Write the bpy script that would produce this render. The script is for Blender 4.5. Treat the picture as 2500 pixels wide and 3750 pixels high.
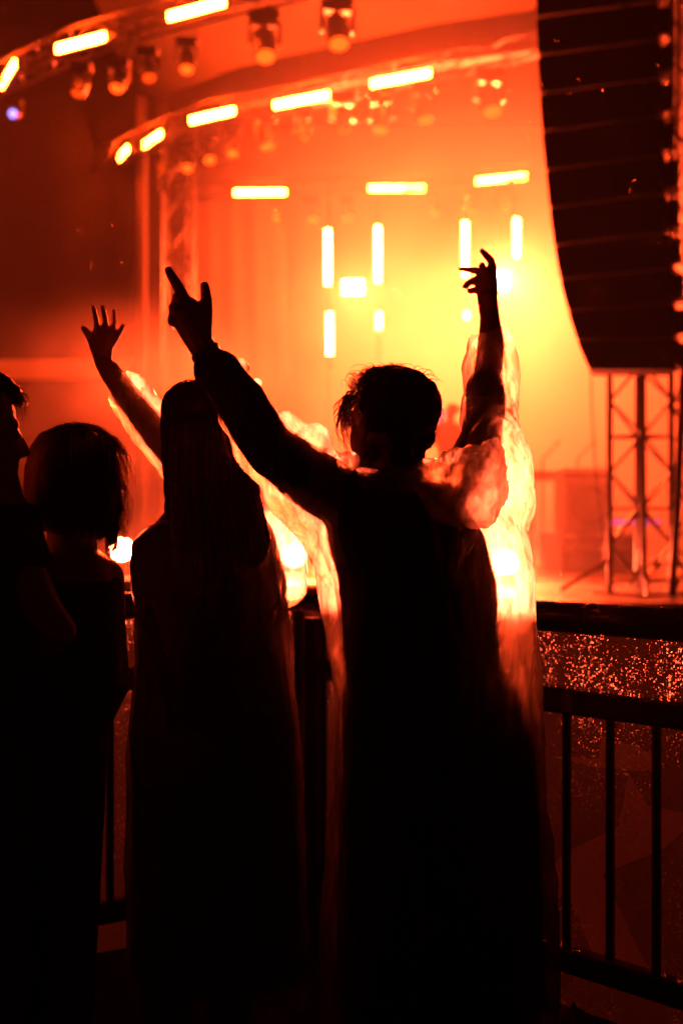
import bpy, bmesh, math, random
import numpy as np
from mathutils import Vector, Matrix, noise, Quaternion

sc = bpy.context.scene
for _o in list(bpy.data.objects):
    bpy.data.objects.remove(_o)

# ---------------------------------------------------------------- camera
CAM_H = 1.40                    # eye height above the ground, metres
FPX = 5208.0                    # focal length in photo pixels (50 mm on a 36 mm tall frame)
CX, CY = 1250.0, 1875.0

def W(px, py, d):
    """world point seen at photo pixel (px, py) at distance d along the view axis"""
    return Vector(((px - CX) / FPX * d, d, CAM_H + (CY - py) / FPX * d))

def WZ(px, py, z):
    """world point seen at a photo pixel that lies on the horizontal plane of height z"""
    d = (z - CAM_H) * FPX / (CY - py)
    return W(px, py, d)

cam_d = bpy.data.cameras.new('camera')
cam = bpy.data.objects.new('camera', cam_d)
sc.collection.objects.link(cam)
cam.location = (0, 0, CAM_H)
cam.rotation_euler = (math.radians(90), 0, 0)
cam_d.sensor_fit = 'VERTICAL'
cam_d.sensor_height = 36.0
cam_d.lens = 50.0
cam_d.clip_start = 0.05
cam_d.clip_end = 400
cam_d.dof.use_dof = True
cam_d.dof.focus_distance = 3.3
cam_d.dof.aperture_fstop = 2.4
sc.camera = cam

# ---------------------------------------------------------------- night sky
world = bpy.data.worlds.new('World')
sc.world = world
world.use_nodes = True
wn = world.node_tree
bg = wn.nodes['Background']
sky_n = wn.nodes.new('ShaderNodeTexSky')
sky_n.sky_type = 'NISHITA'
sky_n.sun_disc = False
sky_n.sun_elevation = math.radians(-8)
sky_n.sun_rotation = math.radians(200)
wn.links.new(sky_n.outputs[0], bg.inputs[0])
bg.inputs[1].default_value = 0.02

# ---------------------------------------------------------------- view, render
sc.view_settings.view_transform = 'Standard'
sc.view_settings.look = 'None'
sc.view_settings.gamma = 1.0
sc.view_settings.exposure = 0.0
sc.render.engine = 'CYCLES'
cy = sc.cycles
cy.use_denoising = True
try:
    cy.denoiser = 'OPENIMAGEDENOISE'
    cy.denoising_input_passes = 'RGB_ALBEDO_NORMAL'
    cy.denoising_prefilter = 'ACCURATE'
except Exception:
    pass
cy.max_bounces = 6
cy.diffuse_bounces = 2
cy.glossy_bounces = 2
cy.transmission_bounces = 5
cy.transparent_max_bounces = 10
cy.volume_bounces = 0
cy.sample_clamp_indirect = 40
cy.volume_step_rate = 1.2
cy.volume_max_steps = 256
cy.use_light_tree = True

AMBER = (1.0, 0.074, 0.0240)       # the gel colour of the floor lamps, as they give it
DEEP = (1.0, 0.047, 0.0030)        # the deeper orange of the LED bars
REAR = (1.0, 0.056, 0.0115)        # the blinders at the back

# ---------------------------------------------------------------- helpers
col = sc.collection

def tag(o, label=None, cat=None, group=None, kind=None):
    if label: o['label'] = label
    if cat: o['category'] = cat
    if group: o['group'] = group
    if kind: o['kind'] = kind
    return o

def empty(name, loc=(0, 0, 0), label=None, cat=None, group=None):
    o = bpy.data.objects.new(name, None)
    o.empty_display_size = 0.1
    o.location = loc
    col.objects.link(o)
    return tag(o, label, cat, group)

def mesh_obj(name, me, mat=None, parent=None):
    o = bpy.data.objects.new(name, me)
    col.objects.link(o)
    if mat: me.materials.append(mat)
    if parent:
        o.parent = parent
        # parts are built in world space: undo the parent's placement
        o.matrix_parent_inverse = Matrix.Translation(parent.location).inverted()
    return o

def bm_obj(name, bm, mat=None, parent=None, smooth=False):
    me = bpy.data.meshes.new(name)
    bm.normal_update()
    bm.to_mesh(me); bm.free()
    if smooth:
        for p in me.polygons: p.use_smooth = True
    return mesh_obj(name, me, mat, parent)

def frame(direction, up=(0, 0, 1)):
    z = Vector(direction).normalized()
    u = Vector(up)
    if abs(z.dot(u)) > 0.98: u = Vector((0, 1, 0))
    x = u.cross(z).normalized()
    y = z.cross(x)
    return x, y, z

def add_tube(bm, a, b, r0, r1=None, n=8, cap=True):
    a, b = Vector(a), Vector(b)
    if r1 is None: r1 = r0
    x, y, z = frame(b - a)
    r = []
    for c, rad in ((a, r0), (b, r1)):
        r.append([bm.verts.new(c + rad * (math.cos(2*math.pi*i/n) * x + math.sin(2*math.pi*i/n) * y)) for i in range(n)])
    for i in range(n):
        j = (i + 1) % n
        bm.faces.new((r[0][i], r[0][j], r[1][j], r[1][i]))
    if cap:
        bm.faces.new(list(reversed(r[0]))); bm.faces.new(r[1])

def add_path(bm, pts, r, n=6, cap=True):
    pts = [Vector(p) for p in pts]
    rr = r if isinstance(r, (list, tuple)) else [r] * len(pts)
    rings = []
    for k, p in enumerate(pts):
        d = (pts[min(k+1, len(pts)-1)] - pts[max(k-1, 0)])
        x, y, z = frame(d)
        rings.append([bm.verts.new(p + rr[k] * (math.cos(2*math.pi*i/n) * x + math.sin(2*math.pi*i/n) * y)) for i in range(n)])
    for k in range(len(pts) - 1):
        for i in range(n):
            j = (i + 1) % n
            bm.faces.new((rings[k][i], rings[k][j], rings[k+1][j], rings[k+1][i]))
    if cap:
        bm.faces.new(list(reversed(rings[0]))); bm.faces.new(rings[-1])

def add_box(bm, c, s, M=None, bevel=0.0):
    """box of size s centred at c, turned by the 3x3 matrix M"""
    c = Vector(c)
    v = []
    for k in (-1, 1):
        for j in (-1, 1):
            for i in (-1, 1):
                p = Vector((i * s[0] / 2, j * s[1] / 2, k * s[2] / 2))
                v.append(bm.verts.new(c + (M @ p if M else p)))
    fs = []
    for q in ((0, 2, 3, 1), (4, 5, 7, 6), (0, 1, 5, 4), (2, 6, 7, 3), (0, 4, 6, 2), (1, 3, 7, 5)):
        fs.append(bm.faces.new([v[i] for i in q]))
    if bevel:
        es = list({e for f in fs for e in f.edges})
        bmesh.ops.bevel(bm, geom=es, offset=bevel, segments=2, profile=0.6, affect='EDGES')

def box_obj(name, c, s, mat, parent=None, M=None, bevel=0.0):
    bm = bmesh.new(); add_box(bm, c, s, M, bevel)
    return bm_obj(name, bm, mat, parent)

def tube_obj(name, a, b, r, mat, parent=None, n=10):
    bm = bmesh.new(); add_tube(bm, a, b, r, n=n)
    return bm_obj(name, bm, mat, parent, smooth=False)

def rotz(a): return Matrix.Rotation(a, 3, 'Z')

def basis(x, y, z):
    return Matrix((x, y, z)).transposed()

# ---------------------------------------------------------------- materials
def mat(name, color, rough=0.6, metal=0.0, var=0.0, scale=8.0, bump=0.0, spec=0.5, stretch=(1, 1, 1), coat=0.0):
    m = bpy.data.materials.new(name); m.use_nodes = True
    nt = m.node_tree; b = nt.nodes['Principled BSDF']
    b.inputs['Roughness'].default_value = rough
    b.inputs['Metallic'].default_value = metal
    b.inputs['Specular IOR Level'].default_value = spec
    b.inputs['Coat Weight'].default_value = coat
    b.inputs['Base Color'].default_value = (*color, 1)
    if var or bump:
        tc = nt.nodes.new('ShaderNodeTexCoord')
        mp = nt.nodes.new('ShaderNodeMapping'); mp.inputs['Scale'].default_value = stretch
        nt.links.new(tc.outputs['Object'], mp.inputs[0])
        nz = nt.nodes.new('ShaderNodeTexNoise'); nz.inputs['Scale'].default_value = scale; nz.inputs['Detail'].default_value = 6
        nt.links.new(mp.outputs[0], nz.inputs['Vector'])
        if var:
            mx = nt.nodes.new('ShaderNodeMix'); mx.data_type = 'RGBA'
            mx.inputs[6].default_value = (*[c * (1 - var) for c in color], 1)
            mx.inputs[7].default_value = (*[min(1, c * (1 + var)) for c in color], 1)
            nt.links.new(nz.outputs[0], mx.inputs[0]); nt.links.new(mx.outputs[2], b.inputs['Base Color'])
            mr = nt.nodes.new('ShaderNodeMapRange')
            mr.inputs[3].default_value = max(0.02, rough - 0.15); mr.inputs[4].default_value = min(1, rough + 0.15)
            nt.links.new(nz.outputs[0], mr.inputs[0]); nt.links.new(mr.outputs[0], b.inputs['Roughness'])
        if bump:
            bp = nt.nodes.new('ShaderNodeBump'); bp.inputs['Strength'].default_value = bump; bp.inputs['Distance'].default_value = 0.01
            nt.links.new(nz.outputs[0], bp.inputs['Height']); nt.links.new(bp.outputs[0], b.inputs['Normal'])
    return m

def emit(name, color, strength):
    m = bpy.data.materials.new(name); m.use_nodes = True
    nt = m.node_tree; nt.nodes.remove(nt.nodes['Principled BSDF'])
    e = nt.nodes.new('ShaderNodeEmission')
    e.inputs[0].default_value = (*color, 1); e.inputs[1].default_value = strength
    nt.links.new(e.outputs[0], nt.nodes['Material Output'].inputs[0])
    return m

M = {}
M['ground'] = mat('wet_ground', (0.02, 0.018, 0.016), 0.7, var=0.4, scale=3, bump=0.4, spec=0.3)
M['deck'] = mat('deck_ply', (0.30, 0.25, 0.20), 0.30, var=0.3, scale=1.6, bump=0.05)
M['dull_alu'] = mat('dull_aluminium', (0.12, 0.12, 0.12), 0.55, 0.5, var=0.2, scale=15)
M['tower'] = mat('tower_steel', (0.09, 0.085, 0.08), 0.35, 0.3, var=0.3, scale=12)
M['alu'] = mat('aluminium', (0.60, 0.60, 0.60), 0.38, 0.9, var=0.15, scale=20)
M['black_metal'] = mat('black_paint_metal', (0.03, 0.03, 0.03), 0.42, 0.0, var=0.3, scale=30)
M['fixture'] = mat('fixture_shell', (0.035, 0.035, 0.035), 0.4, var=0.3, scale=20)
M['cabinet'] = mat('cabinet_black_paint', (0.018, 0.018, 0.018), 0.55, var=0.4, scale=60, bump=0.2)
M['grille'] = mat('cabinet_grille', (0.03, 0.03, 0.03), 0.6, var=0.3, scale=150, bump=0.4)
M['roof'] = mat('roof_canvas', (0.05, 0.048, 0.046), 0.7, var=0.12, scale=2, bump=0.1)
M['girder'] = mat('girder_cover', (0.10, 0.09, 0.09), 0.7, var=0.2, scale=4)
M['scrim'] = mat('black_scrim', (0.012, 0.012, 0.012), 0.85, var=0.3, scale=3)
M['drape'] = mat('grey_drape', (0.16, 0.15, 0.145), 0.85, var=0.2, scale=2, stretch=(6, 6, 0.4))
M['backdrop'] = mat('pale_backdrop', (0.20, 0.19, 0.18), 0.85, var=0.12, scale=0.8)
M['tarp'] = mat('wing_tarp', (0.10, 0.095, 0.095), 0.8, var=0.25, scale=1.2)
M['fascia'] = mat('pale_fascia', (0.70, 0.68, 0.65), 0.6, var=0.1, scale=3)
M['case'] = mat('flight_case', (0.22, 0.20, 0.19), 0.5, var=0.3, scale=6)
M['trim'] = mat('case_trim', (0.70, 0.70, 0.70), 0.3, 0.8)
M['lit'] = emit('led_lit', DEEP, 1000.0)
M['tube_lit'] = emit('tube_lit', (1.0, 0.052, 0.0050), 1900.0)
M['lens'] = emit('lens_glow', DEEP, 5.0)
M['lens_dim'] = emit('lens_glow_dim', DEEP, 2.0)
M['blinder'] = emit('blinder_lit', AMBER, 2500.0)
M['violet'] = emit('violet_lit', (0.30, 0.22, 1.0), 3.5)
M['pink'] = emit('pink_lit', (1.0, 0.10, 0.45), 1.2)
# ================================================================ ground, stage, roof
def sheet(name, pts, mat_, parent=None):
    bm = bmesh.new(); bm.faces.new([bm.verts.new(p) for p in pts])
    return bm_obj(name, bm, mat_, parent)

g = sheet('ground', [(-150, -150, 0), (150, -150, 0), (150, 150, 0), (-150, 150, 0)], M['ground'])
g['kind'] = 'structure'

DECK = 0.69
st = empty('stage_platform', (1, 20, 0), 'wide low stage platform with wet dark deck under the smoke', 'stage')
plan = [(-4.6, 17.8), (1.2, 11.2), (9.5, 10.6), (9.5, 30.0), (-4.6, 30.0)]
bm = bmesh.new()
top = [bm.verts.new((x, y, DECK)) for x, y in plan]
bot = [bm.verts.new((x, y, DECK - 0.09)) for x, y in plan]
bm.faces.new(top); bm.faces.new(list(reversed(bot)))
for i in range(5):
    j = (i + 1) % 5
    bm.faces.new((bot[i], bot[j], top[j], top[i]))
bm_obj('deck', bm, M['deck'], st)
sk = bmesh.new()
for i in (4, 0, 1):
    j = (i + 1) % 5
    a, b = Vector((*plan[i], 0)), Vector((*plan[j], 0))
    n_ = Vector((-(b - a).y, (b - a).x, 0)).normalized() * 0.05
    a2, b2 = a + n_, b + n_
    k = 40
    for q in range(k):
        p0 = a2.lerp(b2, q / k); p1 = a2.lerp(b2, (q + 1) / k)
        w0 = n_ * 0.4 * math.sin(q * 2.1); w1 = n_ * 0.4 * math.sin((q + 1) * 2.1)
        sk.faces.new([sk.verts.new(p) for p in (p0 + w0, p1 + w1, p1 + w1 + Vector((0, 0, DECK - 0.095)), p0 + w0 + Vector((0, 0, DECK - 0.095)))])
bm_obj('skirt', sk, M['scrim'], st)

# backdrop cloth with soft folds, and a darker drape gathered beside the stage tower
def folded(name, p0, p1, z0, z1, amp, wave, mat_, parent=None, seed=0, gather=0.0):
    p0, p1 = Vector((*p0, 0)), Vector((*p1, 0))
    L = (p1 - p0).length; nrm = Vector(((p1 - p0).y, -(p1 - p0).x, 0)).normalized()
    nx = max(8, int(L / wave * 8)); nz = 10
    bm = bmesh.new(); rows = []
    rnd = random.Random(seed); ph = rnd.random() * 6
    for k in range(nz + 1):
        t = k / nz; z = z0 + (z1 - z0) * t; row = []
        for i in range(nx + 1):
            s = i / nx
            w = amp * (math.sin(s * L / wave * 2 * math.pi + ph) + 0.5 * math.sin(s * L / wave * 3.7 + 1.3 + t) ) * (0.6 + 0.6 * (1 - t))
            sg = s - gather * (1 - t) * s
            row.append(bm.verts.new(p0 + (p1 - p0) * sg + nrm * w + Vector((0, 0, z))))
        rows.append(row)
    for k in range(nz):
        for i in range(nx):
            bm.faces.new((rows[k][i], rows[k][i+1], rows[k+1][i+1], rows[k+1][i]))
    o = bm_obj(name, bm, mat_, parent, smooth=True)
    md = o.modifiers.new('thick', 'SOLIDIFY'); md.thickness = 0.004
    return o

tag(folded('stage_backdrop', (-4.4, 28.6), (9.4, 28.6), DECK, 9.2, 0.04, 0.9, M['backdrop'], seed=3),
    'plain cloth backdrop hung across the rear of the stage', 'backdrop')
tag(folded('side_drape', (-2.85, 27.7), (-1.20, 28.2), DECK, 8.2, 0.045, 0.43, M['drape'], seed=5, gather=-0.22),
    'long pleated drape hanging beside the lattice stage tower', 'drape')

# roof: canvas skin, two covered girders
rf = empty('stage_roof', (1, 23, 8), 'pale canvas stage roof carried by a dark covered girder', 'roof')
bm = bmesh.new(); rows = []
for k in range(9):
    t = k / 8; row = []
    y = 14.5 + 15.5 * t
    for i in range(13):
        s = i / 12
        x = -3.9 + 13.9 * s
        z = 10.6 - 1.2 * t + 0.10 * math.sin(s * 9 * math.pi) - 0.5 * (abs(s - 0.5) * 2) ** 2
        row.append(bm.verts.new((x, y + 0.5, z)))
    rows.append(row)
for k in range(8):
    for i in range(12):
        bm.faces.new((rows[k][i], rows[k][i+1], rows[k+1][i+1], rows[k+1][i]))
cn = bm_obj('canvas', bm, M['roof'], rf, smooth=True)
md = cn.modifiers.new('thick', 'SOLIDIFY'); md.thickness = 0.01
bm = bmesh.new()
gp = [W(2150, 75, 20.6), W(1960, 125, 21.0), W(1620, 170, 21.8), W(1260, 245, 22.8), W(900, 320, 23.9), W(640, 420, 24.9), W(430, 520, 25.8)]
gw = 0.30
for a, b in zip(gp[:-1], gp[1:]):
    x, y, z = frame(b - a)
    add_box(bm, (a + b) / 2, (0.34, 0.60, (b - a).length + 0.05), basis(x, y, z))
bm_obj('girder', bm, M['girder'], rf)

# left wing: dark scrim, pale fascia beam, tarp wall
wing = empty('stage_wing', (-7, 25, 0), 'dark stage wing with black scrim over a pale beam and tarp wall', 'stage wing')
folded('scrim', (-10.5, 25.0), (-3.58, 25.0), 4.09, 10.4, 0.03, 1.4, M['scrim'], wing, seed=8)
box_obj('beam', (-7.0, 25.0, 3.90), (6.9, 0.25, 0.33), M['fascia'], wing, bevel=0.02)
folded('tarp_wall', (-10.5, 25.1), (-3.5, 25.1), 0.0, 3.72, 0.03, 1.0, M['tarp'], wing, seed=9)

# ================================================================ trusses
def truss_path(name, pts, label, w=0.30, rad=0.024, r2=0.011, mat_=None, group=None, cat='truss', lacing_parts=False, seg=0.42, origin=None):
    """box truss along a polyline: four chords, lacing between them"""
    mat_ = mat_ or M['dull_alu']
    pts = [Vector(p) for p in pts]
    e = empty(name, origin or pts[0], label, cat, group)
    fr = []
    for k, p in enumerate(pts):
        d = pts[min(k+1, len(pts)-1)] - pts[max(k-1, 0)]
        fr.append(frame(d))
    corners = [(-1, -1), (1, -1), (1, 1), (-1, 1)]
    lines = []
    for cx, cy_ in corners:
        line = [p + (x * cx + y * cy_) * w / 2 for p, (x, y, z) in zip(pts, fr)]
        lines.append(line)
        bm = bmesh.new(); add_path(bm, line, rad, 8)
        bm_obj('chord', bm, mat_, e, smooth=True)
    def along(line, s):
        L = [(b - a).length for a, b in zip(line[:-1], line[1:])]; tot = sum(L); t = s * tot
        for (a, b), l in zip(zip(line[:-1], line[1:]), L):
            if t <= l + 1e-6: return a.lerp(b, t / l)
            t -= l
        return line[-1]
    tot = sum((b - a).length for a, b in zip(pts[:-1], pts[1:]))
    n = max(2, int(round(tot / seg)))
    bm = bmesh.new()
    for f in range(4):
        A, B = lines[f], lines[(f + 1) % 4]
        for k in range(n):
            a = along(A if k % 2 == 0 else B, k / n); b = along(B if k % 2 == 0 else A, (k + 1) / n)
            if lacing_parts: tube_obj('brace', a, b, r2, mat_, e, 8)
            else: add_tube(bm, a, b, r2, n=6)
        for k in range(0, n + 1, 3):
            a, b = along(A, k / n), along(B, k / n)
            if lacing_parts: tube_obj('rung', a, b, r2, mat_, e, 8)
            else: add_tube(bm, a, b, r2, n=6)
    if not lacing_parts: bm_obj('lacing', bm, mat_, e)
    else: bm.free()
    return e

RIG = CAM_H + 6.1
def rig(px, py): return WZ(px, py, RIG)
row1 = [(10, 310), (60, 230), (210, 185), (390, 130), (618, 65), (822, 10), (1150, -75)]
row2 = [(440, 575), (470, 545), (528, 535), (594, 485), (695, 448), (860, 400), (1007, 392), (1203, 343), (1360, 310), (1575, 265), (1960, 190)]
row3 = [(700, 715), (858, 706), (1045, 704), (1350, 690), (1553, 690), (1745, 668), (1925, 640), (2120, 610)]
off = Vector((0, 0.22, 0.12))
truss_path('roof_truss', [rig(*p) + off for p in [(-120, 350), (10, 290), (300, 158), (720, 38), (1150, -70)]], 'front lattice truss over the stage, carrying three slanting bars and the violet lamp', group='roof trusses')
truss_path('roof_truss', [rig(*p) + off for p in [(380, 600), (456, 560), (561, 510), (778, 424), (1105, 368), (1468, 288), (1990, 180)]], 'bent middle lattice truss just below the dark roof girder', group='roof trusses')
truss_path('roof_truss', [rig(*p) + off for p in [(640, 716), (950, 705), (1450, 690), (1835, 654), (2200, 600)]], 'rear lattice truss above the upright light tubes', group='roof trusses')

# ================================================================ LED bars
def led_bar(a, b, label, lit=(0.0, 1.0), h=0.10, group='lit LED bars', depth=0.09, lit_mat=None):
    """a light bar from a to b facing the audience; lit = the span of it that burns"""
    a, b = Vector(a), Vector(b)
    c = (a + b) / 2; L = (b - a).length
    z = (b - a).normalized()
    y = Vector((0, -1, 0)); y = (y - z * y.dot(z)).normalized(); x = y.cross(z)
    R = basis(x, y, z)
    e = empty('led_bar', c, label, 'light bar', group)
    box_obj('housing', c - y * depth * 0.5, (h + 0.03, depth, L + 0.04), M['fixture'], e, R, 0.008)
    m0 = a.lerp(b, lit[0]); m1 = a.lerp(b, lit[1])
    bm = bmesh.new(); add_box(bm, (m0 + m1) / 2 + y * 0.012, (h, 0.018, (m1 - m0).length), R)
    bm_obj('lit_face', bm, lit_mat or M['lit'], e)
    if lit != (0.0, 1.0):
        bm = bmesh.new()
        if lit[0] > 0.02:
            add_box(bm, a.lerp(b, lit[0] / 2) + y * 0.011, (h, 0.018, L * lit[0] - 0.006), R)
        if lit[1] < 0.98:
            add_box(bm, a.lerp(b, (1 + lit[1]) / 2) + y * 0.011, (h, 0.018, L * (1 - lit[1]) - 0.006), R)
        bm_obj('unlit_face', bm, M['fixture'], e)
    for t in (0.18, 0.82):
        box_obj('clamp', a.lerp(b, t) - y * (depth + 0.02), (0.03, 0.07, 0.04), M['black_metal'], e, R)
    return e

for (p, q, lab) in [
    ((10, 312), (58, 232), 'steeply foreshortened lit bar at the far end of the front truss'),
    ((212, 180), (386, 134), 'slanting lit bar on the front truss above the dark scrim'),
    ((620, 62), (824, 8), 'longest lit bar of the front truss, over the middle of the stage'),
    ((440, 578), (470, 545), 'smallest stubby lit bar at the end of the middle truss'),
    ((530, 532), (592, 490), 'short lit bar, second from the end of the bent middle truss'),
    ((700, 442), (858, 406), 'lit bar on the middle truss straight above the stage tower'),
    ((1007, 386), (1203, 348), 'lit bar in the middle of the bent middle truss'),
    ((1362, 308), (1575, 268), 'largest lit bar on the middle truss under the roof girder'),
    ((860, 706), (1045, 704), 'level lit bar on the rear truss beside the pleated drape'),
    ((1352, 690), (1553, 690), 'level lit bar on the rear truss above the upright tubes'),
    ((1746, 664), (1924, 646), 'slightly tilted lit bar on the rear truss beside the speaker array')]:
    led_bar(rig(*p), rig(*q), lab)

DT = 27.4
for (px, y0, y1, lit, lab) in [
    (1200, 842, 1042, (0, 1), 'upright lit tube left of the square blinder lamp'),
    (1383, 830, 1034, (0, 1), 'upright lit tube right of the square blinder lamp'),
    (1702, 814, 1014, (0, 1), 'upright lit tube crossed by the fingers of the spread hand'),
    (1890, 802, 942, (0, 1), 'shorter upright lit tube hanging beside the speaker array'),
    (1207, 1148, 1348, (0, 0.75), 'lower upright tube lit for three quarters of its length'),
    (1387, 1146, 1346, (0, 0.29), 'lower upright tube lit only at its upper end'),
    (1708, 1142, 1342, (0, 0.13), 'lower upright tube with just a dot of light at its top')]:
    led_bar(W(px, y0, DT), W(px, y1, DT), lab, lit, h=0.085, group='upright lit tubes before the backdrop', lit_mat=M['tube_lit'])
bm = bmesh.new()

# pipes that carry the upright tubes
for px, lab in ((1203, 'left one of the pipes carrying the upright tubes'), (1385, 'pipe carrying two upright tubes right of the blinder'),
                (1705, 'pipe carrying tubes behind the spread hand'), (1891, 'pipe carrying the short tube beside the array')):
    tag(tube_obj('tube_pipe', (W(px, 700, DT).x, DT + 0.22, DECK), (W(px, 700, DT).x, DT + 0.22, RIG + 0.2), 0.025, M['black_metal']), lab, 'pipe', 'pipes before the backdrop')

# ================================================================ moving heads
def moving_head(p, aim, label, s=1.0, lens=None, group='moving head lamps on the trusses', shell=None):
    """a lamp hung from clamp point p: base box, two yoke arms, barrel, lens"""
    shell = shell or M['fixture']
    p = Vector(p); aim = Vector(aim).normalized()
    e = empty('moving_head', p, label, 'stage lamp', group)
    box_obj('base', p - Vector((0, 0, 0.06 * s)), (0.34 * s, 0.26 * s, 0.12 * s), shell, e, None, 0.012 * s)
    tx = Vector((aim.y, -aim.x, 0))
    tx = tx.normalized() if tx.length > 0.05 else Vector((1, 0, 0))
    piv = p - Vector((0, 0, 0.34 * s))
    bm = bmesh.new()
    add_box(bm, p - Vector((0, 0, 0.14 * s)), (0.36 * s, 0.10 * s, 0.035 * s), basis(tx, Vector((0, 0, 1)).cross(tx), Vector((0, 0, 1))))
    for sg in (-1, 1):
        add_box(bm, p - Vector((0, 0, 0.25 * s)) + tx * sg * 0.165 * s, (0.03 * s, 0.10 * s, 0.25 * s), basis(tx, Vector((0, 0, 1)).cross(tx), Vector((0, 0, 1))))
    bm_obj('yoke', bm, shell, e)
    bm = bmesh.new()
    add_path(bm, [piv - aim * 0.17 * s, piv - aim * 0.14 * s, piv + aim * 0.02 * s, piv + aim * 0.17 * s, piv + aim * 0.20 * s],
             [0.07 * s, 0.11 * s, 0.13 * s, 0.125 * s, 0.12 * s], 14)
    hd = bm_obj('barrel', bm, shell, e)
    bm = bmesh.new()
    add_path(bm, [piv + aim * 0.201 * s, piv + aim * 0.215 * s], [0.105 * s, 0.09 * s], 14)
    bm_obj('lens', bm, lens or M['lens_dim'], e)
    return e

down = Vector((0.0, -0.35, -1))
MH = [  # pixel of the lamp's clamp, where it hangs, aim, size, lens, label
    (290, 190, (-.3, -.3, -1), .8, 'dim', 'lamp hung behind the slanting bar of the front truss'),
    (430, 175, (-.2, -.6, -1), .8, 'lens', 'lamp with a glowing lens between the two front truss bars'),
    (535, 130, (.2, -.5, -1), .8, 'dim', 'dim lamp hung under the front truss before its longest bar'),
    (680, 95, (0, -.5, -1), .8, 'lens', 'lamp hung right under the longest bar of the front truss'),
    (965, -5, (.1, -.55, -1), 1.1, 'lens', 'wide glowing lamp on the front truss right of its longest bar'),
    (1235, -60, (.1, -.5, -1), 1.1, 'lens', 'glowing lamp at the upper end of the front truss'),
    (680, 490, (.1, -.6, -1), .85, 'lens', 'lamp glowing beside the second short bar of the middle truss'),
    (760, 458, (.2, -.6, -1), .85, 'lens', 'lamp under the middle truss bar above the tower'),
    (850, 432, (0, -.6, -1), .85, 'lens', 'lamp at the right end of the bar above the tower'),
    (965, 378, (.3, -.4, -1), 1.0, 'lens', 'boxy dark lamp between two middle truss bars with a glowing underside'),
    (1110, 372, (0, -.5, -1), .8, 'dim', 'dim lamp under the middle bar of the bent truss'),
    (1255, 305, (0.1, -.3, -1), 1.0, 'dim', 'dark lamp between the middle bar and the largest bar'),
    (1395, 300, (-.1, -.3, -1), 1.05, 'lens', 'dark lamp hung under the left end of the largest bar'),
    (1550, 268, (.2, -.4, -1), 1.0, 'lens', 'dark lamp hung under the right end of the largest bar'),
    (1795, 214, (.15, -.5, -1), 1.15, 'lens', 'big dark lamp hung alone beside the speaker array'),
    (1010, 704, (.1, -.8, -1), .8, 'lens', 'lamp under the level rear bar beside the drape'),
    (1140, 700, (.2, -.8, -1), .9, 'lens', 'lamp on the rear truss above the left upright tube'),
    (1270, 698, (.1, -.8, -1), .8, 'lens', 'lamp on the rear truss between the upright tubes and level bar'),
    (1590, 682, (.1, -.8, -1), .8, 'lens', 'lamp just right of the level bar above the upright tubes'),
    (1730, 670, (-.1, -.8, -1), .9, 'lens', 'lamp under the left end of the tilted rear bar'),
    (1845, 655, (.2, -.8, -1), .9, 'lens', 'lamp under the middle of the tilted rear bar')]
for (px, py, aim, s, ln, lab) in MH:
    moving_head(rig(px, py) + Vector((0, 0.18, -0.10)), aim, lab, s, M['lens'] if ln == 'lens' else M['lens_dim'])
moving_head(rig(48, 372) + Vector((0, 0.2, 0.08)), (-.15, -.9, -.25), 'small lamp with a violet lens at the end of the front truss', .6, M['violet'])

# ================================================================ blinders: the lamps that light the crowd
def blinder(p, w, h, label, power, spread=70, aim=None, floor=True, blend=0.6):
    p = Vector(p)
    aim = (Vector(aim) if aim else Vector((p.x * 0.2, 3.2, 2.55 if floor else 1.5)) - p).normalized()
    x, y, z = frame(aim)
    R = basis(x, y, z)
    e = empty('blinder_lamp', p, label, 'stage lamp', 'blinder lamps facing the audience')
    box_obj('housing', p - z * 0.085, (w + 0.06, h + 0.06, 0.16), M['black_metal'], e, R, 0.01)
    if floor:
        bm = bmesh.new(); add_tube(bm, p - z * 0.002, p + z * 0.012, w * 0.5, w * 0.46, 24); bm_obj('lens', bm, M['blinder'], e)
    else:
        box_obj('lens', p + z * 0.004, (w, h, 0.012), M['blinder'], e, R, 0.005)
    for sg in (-1, 1):
        box_obj('bracket', p - z * 0.08 + x * sg * (w / 2 + 0.05) - Vector((0, 0, 0.10 if floor else -0.10)), (0.012, 0.04, 0.26), M['black_metal'], e)
    ld = bpy.data.lights.new('blinder_light', 'SPOT')
    ld.energy = power; ld.color = AMBER if floor else REAR; ld.spot_size = math.radians(spread); ld.spot_blend = blend
    ld.shadow_soft_size = max(w, h) * 0.5
    lo = bpy.data.objects.new('beam_light', ld); col.objects.link(lo)
    lo.parent = e; lo.matrix_parent_inverse = Matrix.Translation(e.location).inverted()
    lo.location = p + z * 0.13
    lo.rotation_euler = (-aim).to_track_quat('Z', 'Y').to_euler()
    return e

KEY = 0.85
blinder(W(1292, 1052, 27.0), 0.36, 0.24, 'square burning blinder lamp between two upright tubes', 42000 * KEY, 100, floor=False)
blinder(W(1832, 1030, 27.0), 0.26, 0.30, 'burning blinder lamp behind the wrist of the spread hand', 44000 * KEY, 100, floor=False)
blinder(W(447, 2012, 15.5), 0.22, 0.22, 'burning floor blinder seen low between two women', 9500 * KEY, 24)
blinder(W(1075, 2035, 15.0), 0.22, 0.22, 'floor blinder hidden behind the glowing poncho of the long haired woman', 9500 * KEY, 24)
blinder(W(1850, 2060, 14.0), 0.22, 0.22, 'floor blinder hidden behind the glowing side of the man in the poncho', 9500 * KEY, 24)
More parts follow.
